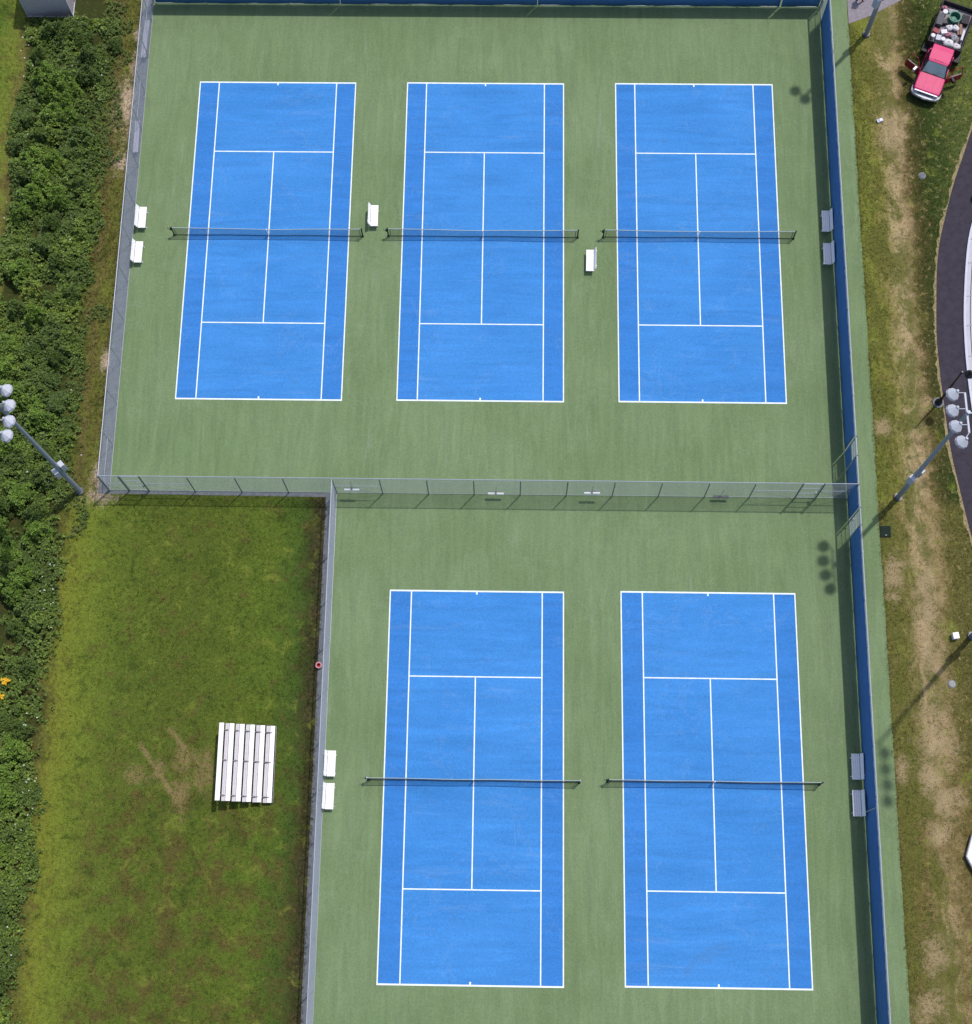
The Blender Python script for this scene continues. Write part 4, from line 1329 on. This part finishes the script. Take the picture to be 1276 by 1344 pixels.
BRIGHT = [(-30.6, 11.6), (-29.6, 11.0), (-30.4, 10.2), (-29.2, 9.6), (-29.8, 8.8), (-28.8, 8.6), (-28.6, 10.6), (-30.9, 5.2), (-30.0, 3.6), (-29.3, 4.8), (-30.6, 2.4), (-28.7, 2.2), (-31.4, 1.4),
          (-30.9, -3.2), (-29.4, -6.6), (-30.4, -12.2), (-29.3, -12.8), (-31.5, -10.0), (-30.9, -8.8), (-28.6, -13.6), (-30.6, -15.2), (-29.2, -18.6), (-30.8, -21.2), (-29.6, -22.6), (-28.3, -24.0), (-29.2, -25.0),
          (-27.9, -21.4), (-28.6, -36.4), (-28.2, -37.8), (-28.9, -39.0), (-28.0, -35.2), (-28.4, -41.0), (-31.6, -24.0), (-32.5, -16.0), (-33.0, -20.0)]
DARK = [(-30.9, 15.6), (-29.6, 15.2), (-28.6, 14.6), (-28.0, 13.2), (-27.6, 12.0), (-31.5, 13.2), (-31.6, 8.2), (-31.9, 6.4), (-30.6, 7.2), (-31.4, 4.0), (-27.9, 7.0), (-28.4, 5.6), (-27.7, 3.4), (-29.0, 0.6), (-27.9, 0.2), (-29.6, -1.0),
        (-28.4, -2.2), (-27.6, -4.6), (-28.8, -5.2), (-28.2, -7.4), (-29.6, -9.0), (-27.8, -9.6), (-28.6, -11.0), (-30.9, -6.0), (-27.6, -12.6), (-28.3, -15.6), (-29.6, -16.4), (-28.0, -17.4), (-30.2, -19.8), (-28.2, -20.0),
        (-29.9, -24.0), (-28.0, -26.4), (-28.8, -27.4), (-27.6, -29.8), (-28.6, -33.2), (-27.7, -34.0), (-28.6, -43.4), (-27.9, -44.4), (-28.4, -46.6), (-27.6, -48.6), (-28.2, -50.4), (-30.2, -29.0), (-30.4, -34.0)]
for x, y in BRIGHT:
    place("l", x + random.uniform(-0.2, 0.2), y + random.uniform(-0.2, 0.2), random.uniform(0.65, 1.0), random.uniform(1.0, 1.3))
for x, y in DARK:
    place("d", x + random.uniform(-0.2, 0.2), y + random.uniform(-0.2, 0.2), random.uniform(0.55, 0.9), random.uniform(0.8, 1.15))
s_ = dup(protos["d"][0], (-26.1, 14.4, 0), 1.0, "lone dark green bush standing apart near the top left fence", (0.5, 0.5, 0.7))
lime = make_shrub(M_leafyl, "yellow-green bush, brightest in the weedy strip, above the left floodlight's lamps", None, 9, 80)
lime.location, lime.scale = (-30.0, -4.3, 0), (0.75, 0.75, 0.9)
lime2 = make_shrub(M_leafyl, "small yellow-green bush beside the left floodlight pole", None, 8, 50)
lime2.location, lime2.scale = (-26.9, -14.9, 0), (0.36, 0.36, 0.8)

# orange flowers and scattered white blossoms
M_orange = paint("orange_petals", (0.80, 0.47, 0.015), 0.6, amt=0.15)
M_wpetal = paint("white_petals", (0.72, 0.74, 0.70), 0.7)
def blossom_clump(x, y, rx, ry, cnt, label):
    root = thing("flower_clump", label, "flowers", (x, y, 0), 0, "orange flowers in the weeds")
    qx, qy = rng.normal(0, rx, cnt), rng.normal(0, ry, cnt)
    V, F = sprouts(qx, qy, rng.uniform(1.1, 1.3, cnt), 7, 0.10, 0.1)
    fast_mesh("blossoms", V, F, M_orange, root)
    V, F = sprouts(rng.normal(0, rx, 14), rng.normal(0, ry, 14), rng.uniform(0.6, 1.0, 14), 6, 0.2)
    fast_mesh("foliage", V, F, M_leaf, root)
blossom_clump(-28.84, -30.9, 0.12, 0.14, 16, "upper small clump of orange flowers at the left edge of the weeds")
blossom_clump(-29.15, -31.75, 0.16, 0.16, 22, "lower larger clump of orange flowers at the left edge of the weeds")
fa = np.concatenate([rng.normal(c, 0.9, k) for c, k in ((-24.5, 5), (-26.3, 6), (-33.5, 5), (-36.2, 9), (-39.0, 5), (-46.0, 3))])
fb = np.concatenate([rng.normal(c, 0.8, k) for c, k in ((14.5, 5), (1.5, 4), (11.5, 3))])
fx = np.concatenate([strip_right(fa) + rng.normal(-0.3, 0.35, len(fa)), strip_left(fb) + rng.normal(0.3, 0.3, len(fb)), rng.uniform(-31.5, -25.5, 18)])
fy = np.concatenate([fa, fb, rng.uniform(-22, 16, 18)])
V, F = sprouts(fx, fy + rng.normal(0, 0.4, len(fx)), rng.uniform(0.6, 1.1, len(fx)), 6, 0.055, 0.05)
tag(fast_mesh("white_wildflowers", V, F, M_wpetal), "tiny white blossoms dotted along the edges of the weedy strip", "wildflowers", kind="stuff")

# grass blades over the lawns and verges
def blades(x, y, h, per=4):
    n = len(x)
    N = n * per
    X = np.repeat(x, per) + rng.normal(0, 0.035, N)
    Y = np.repeat(y, per) + rng.normal(0, 0.035, N)
    H = np.repeat(h, per) * rng.uniform(0.6, 1.3, N)
    az = rng.uniform(0, 6.283, N)
    lean = rng.uniform(0.3, 1.1, N)
    w = rng.uniform(0.008, 0.02, N)
    ca, sa = np.cos(az), np.sin(az)
    z0 = np.zeros(N)
    v0 = np.stack([X - sa * w, Y + ca * w, z0], 1)
    v1 = np.stack([X + sa * w, Y - ca * w, z0], 1)
    v2 = np.stack([X + ca * H * lean, Y + sa * H * lean, H], 1)
    V = np.stack([v0, v1, v2], 1).reshape(-1, 3)
    return V, np.arange(N * 3).reshape(-1, 3)
def scatter(x0, x1, y0, y1, d, hmin, hmax, keep=None):
    n = int((x1 - x0) * (y1 - y0) * d)
    x, y = rng.uniform(x0, x1, n), rng.uniform(y0, y1, n)
    h = rng.uniform(hmin, hmax, n) * (0.6 + 0.8 * vnoise(x, y, 0.9, 21))
    k = np.ones(n, bool) if keep is None else keep(x, y)
    return x[k], y[k], h[k]
Axy = np.array([(p.x, p.y) for p in sA])[::-1]
def east_keep(x, y):
    lim = np.interp(y, Axy[:, 1], Axy[:, 0]) - 0.04
    d = 1 - 0.75 * np.exp(-((x - 28.2) / 0.9) ** 2)
    d = np.where(y > 16.6, d * ((y - 16.85) < 0.62 * (x - 26.6) - 0.6), d)
    under_truck = (np.abs(x - 31.2) < 2.2) & (np.abs(y - 13) < 4) & False
    return (x < lim) & (rng.uniform(0, 1, len(x)) < d) & (x > 25.6) & ~under_truck & ~((x < 34) & (y > 16.9 + 0.62 * np.clip(x - 26.4, 0, 9)))
parts_ = [scatter(-26.9, -9.95, -53, -18.5, 48, 0.04, 0.10),
          scatter(-27.0, -24.65, -18.7, 18.8, 60, 0.06, 0.20),
          scatter(-37.5, -32.4, -6, 19, 36, 0.04, 0.09),
          scatter(25.5, 36.0, -53, 20, 46, 0.04, 0.10, east_keep),
          scatter(-24.8, -24.55, -18.7, 18.8, 60, 0.06, 0.16),
          scatter(-10.35, -9.70, -53, -18.6, 75, 0.06, 0.16),
          scatter(25.44, 25.66, -53, 16.8, 90, 0.05, 0.12)]
x, y, h = (np.concatenate(q) for q in zip(*parts_))
V, F = blades(x, y, h)
tag(fast_mesh("grass_blades", V, F, M_blade), "short rough grass of the lawn and verges around the courts", "grass", kind="stuff")
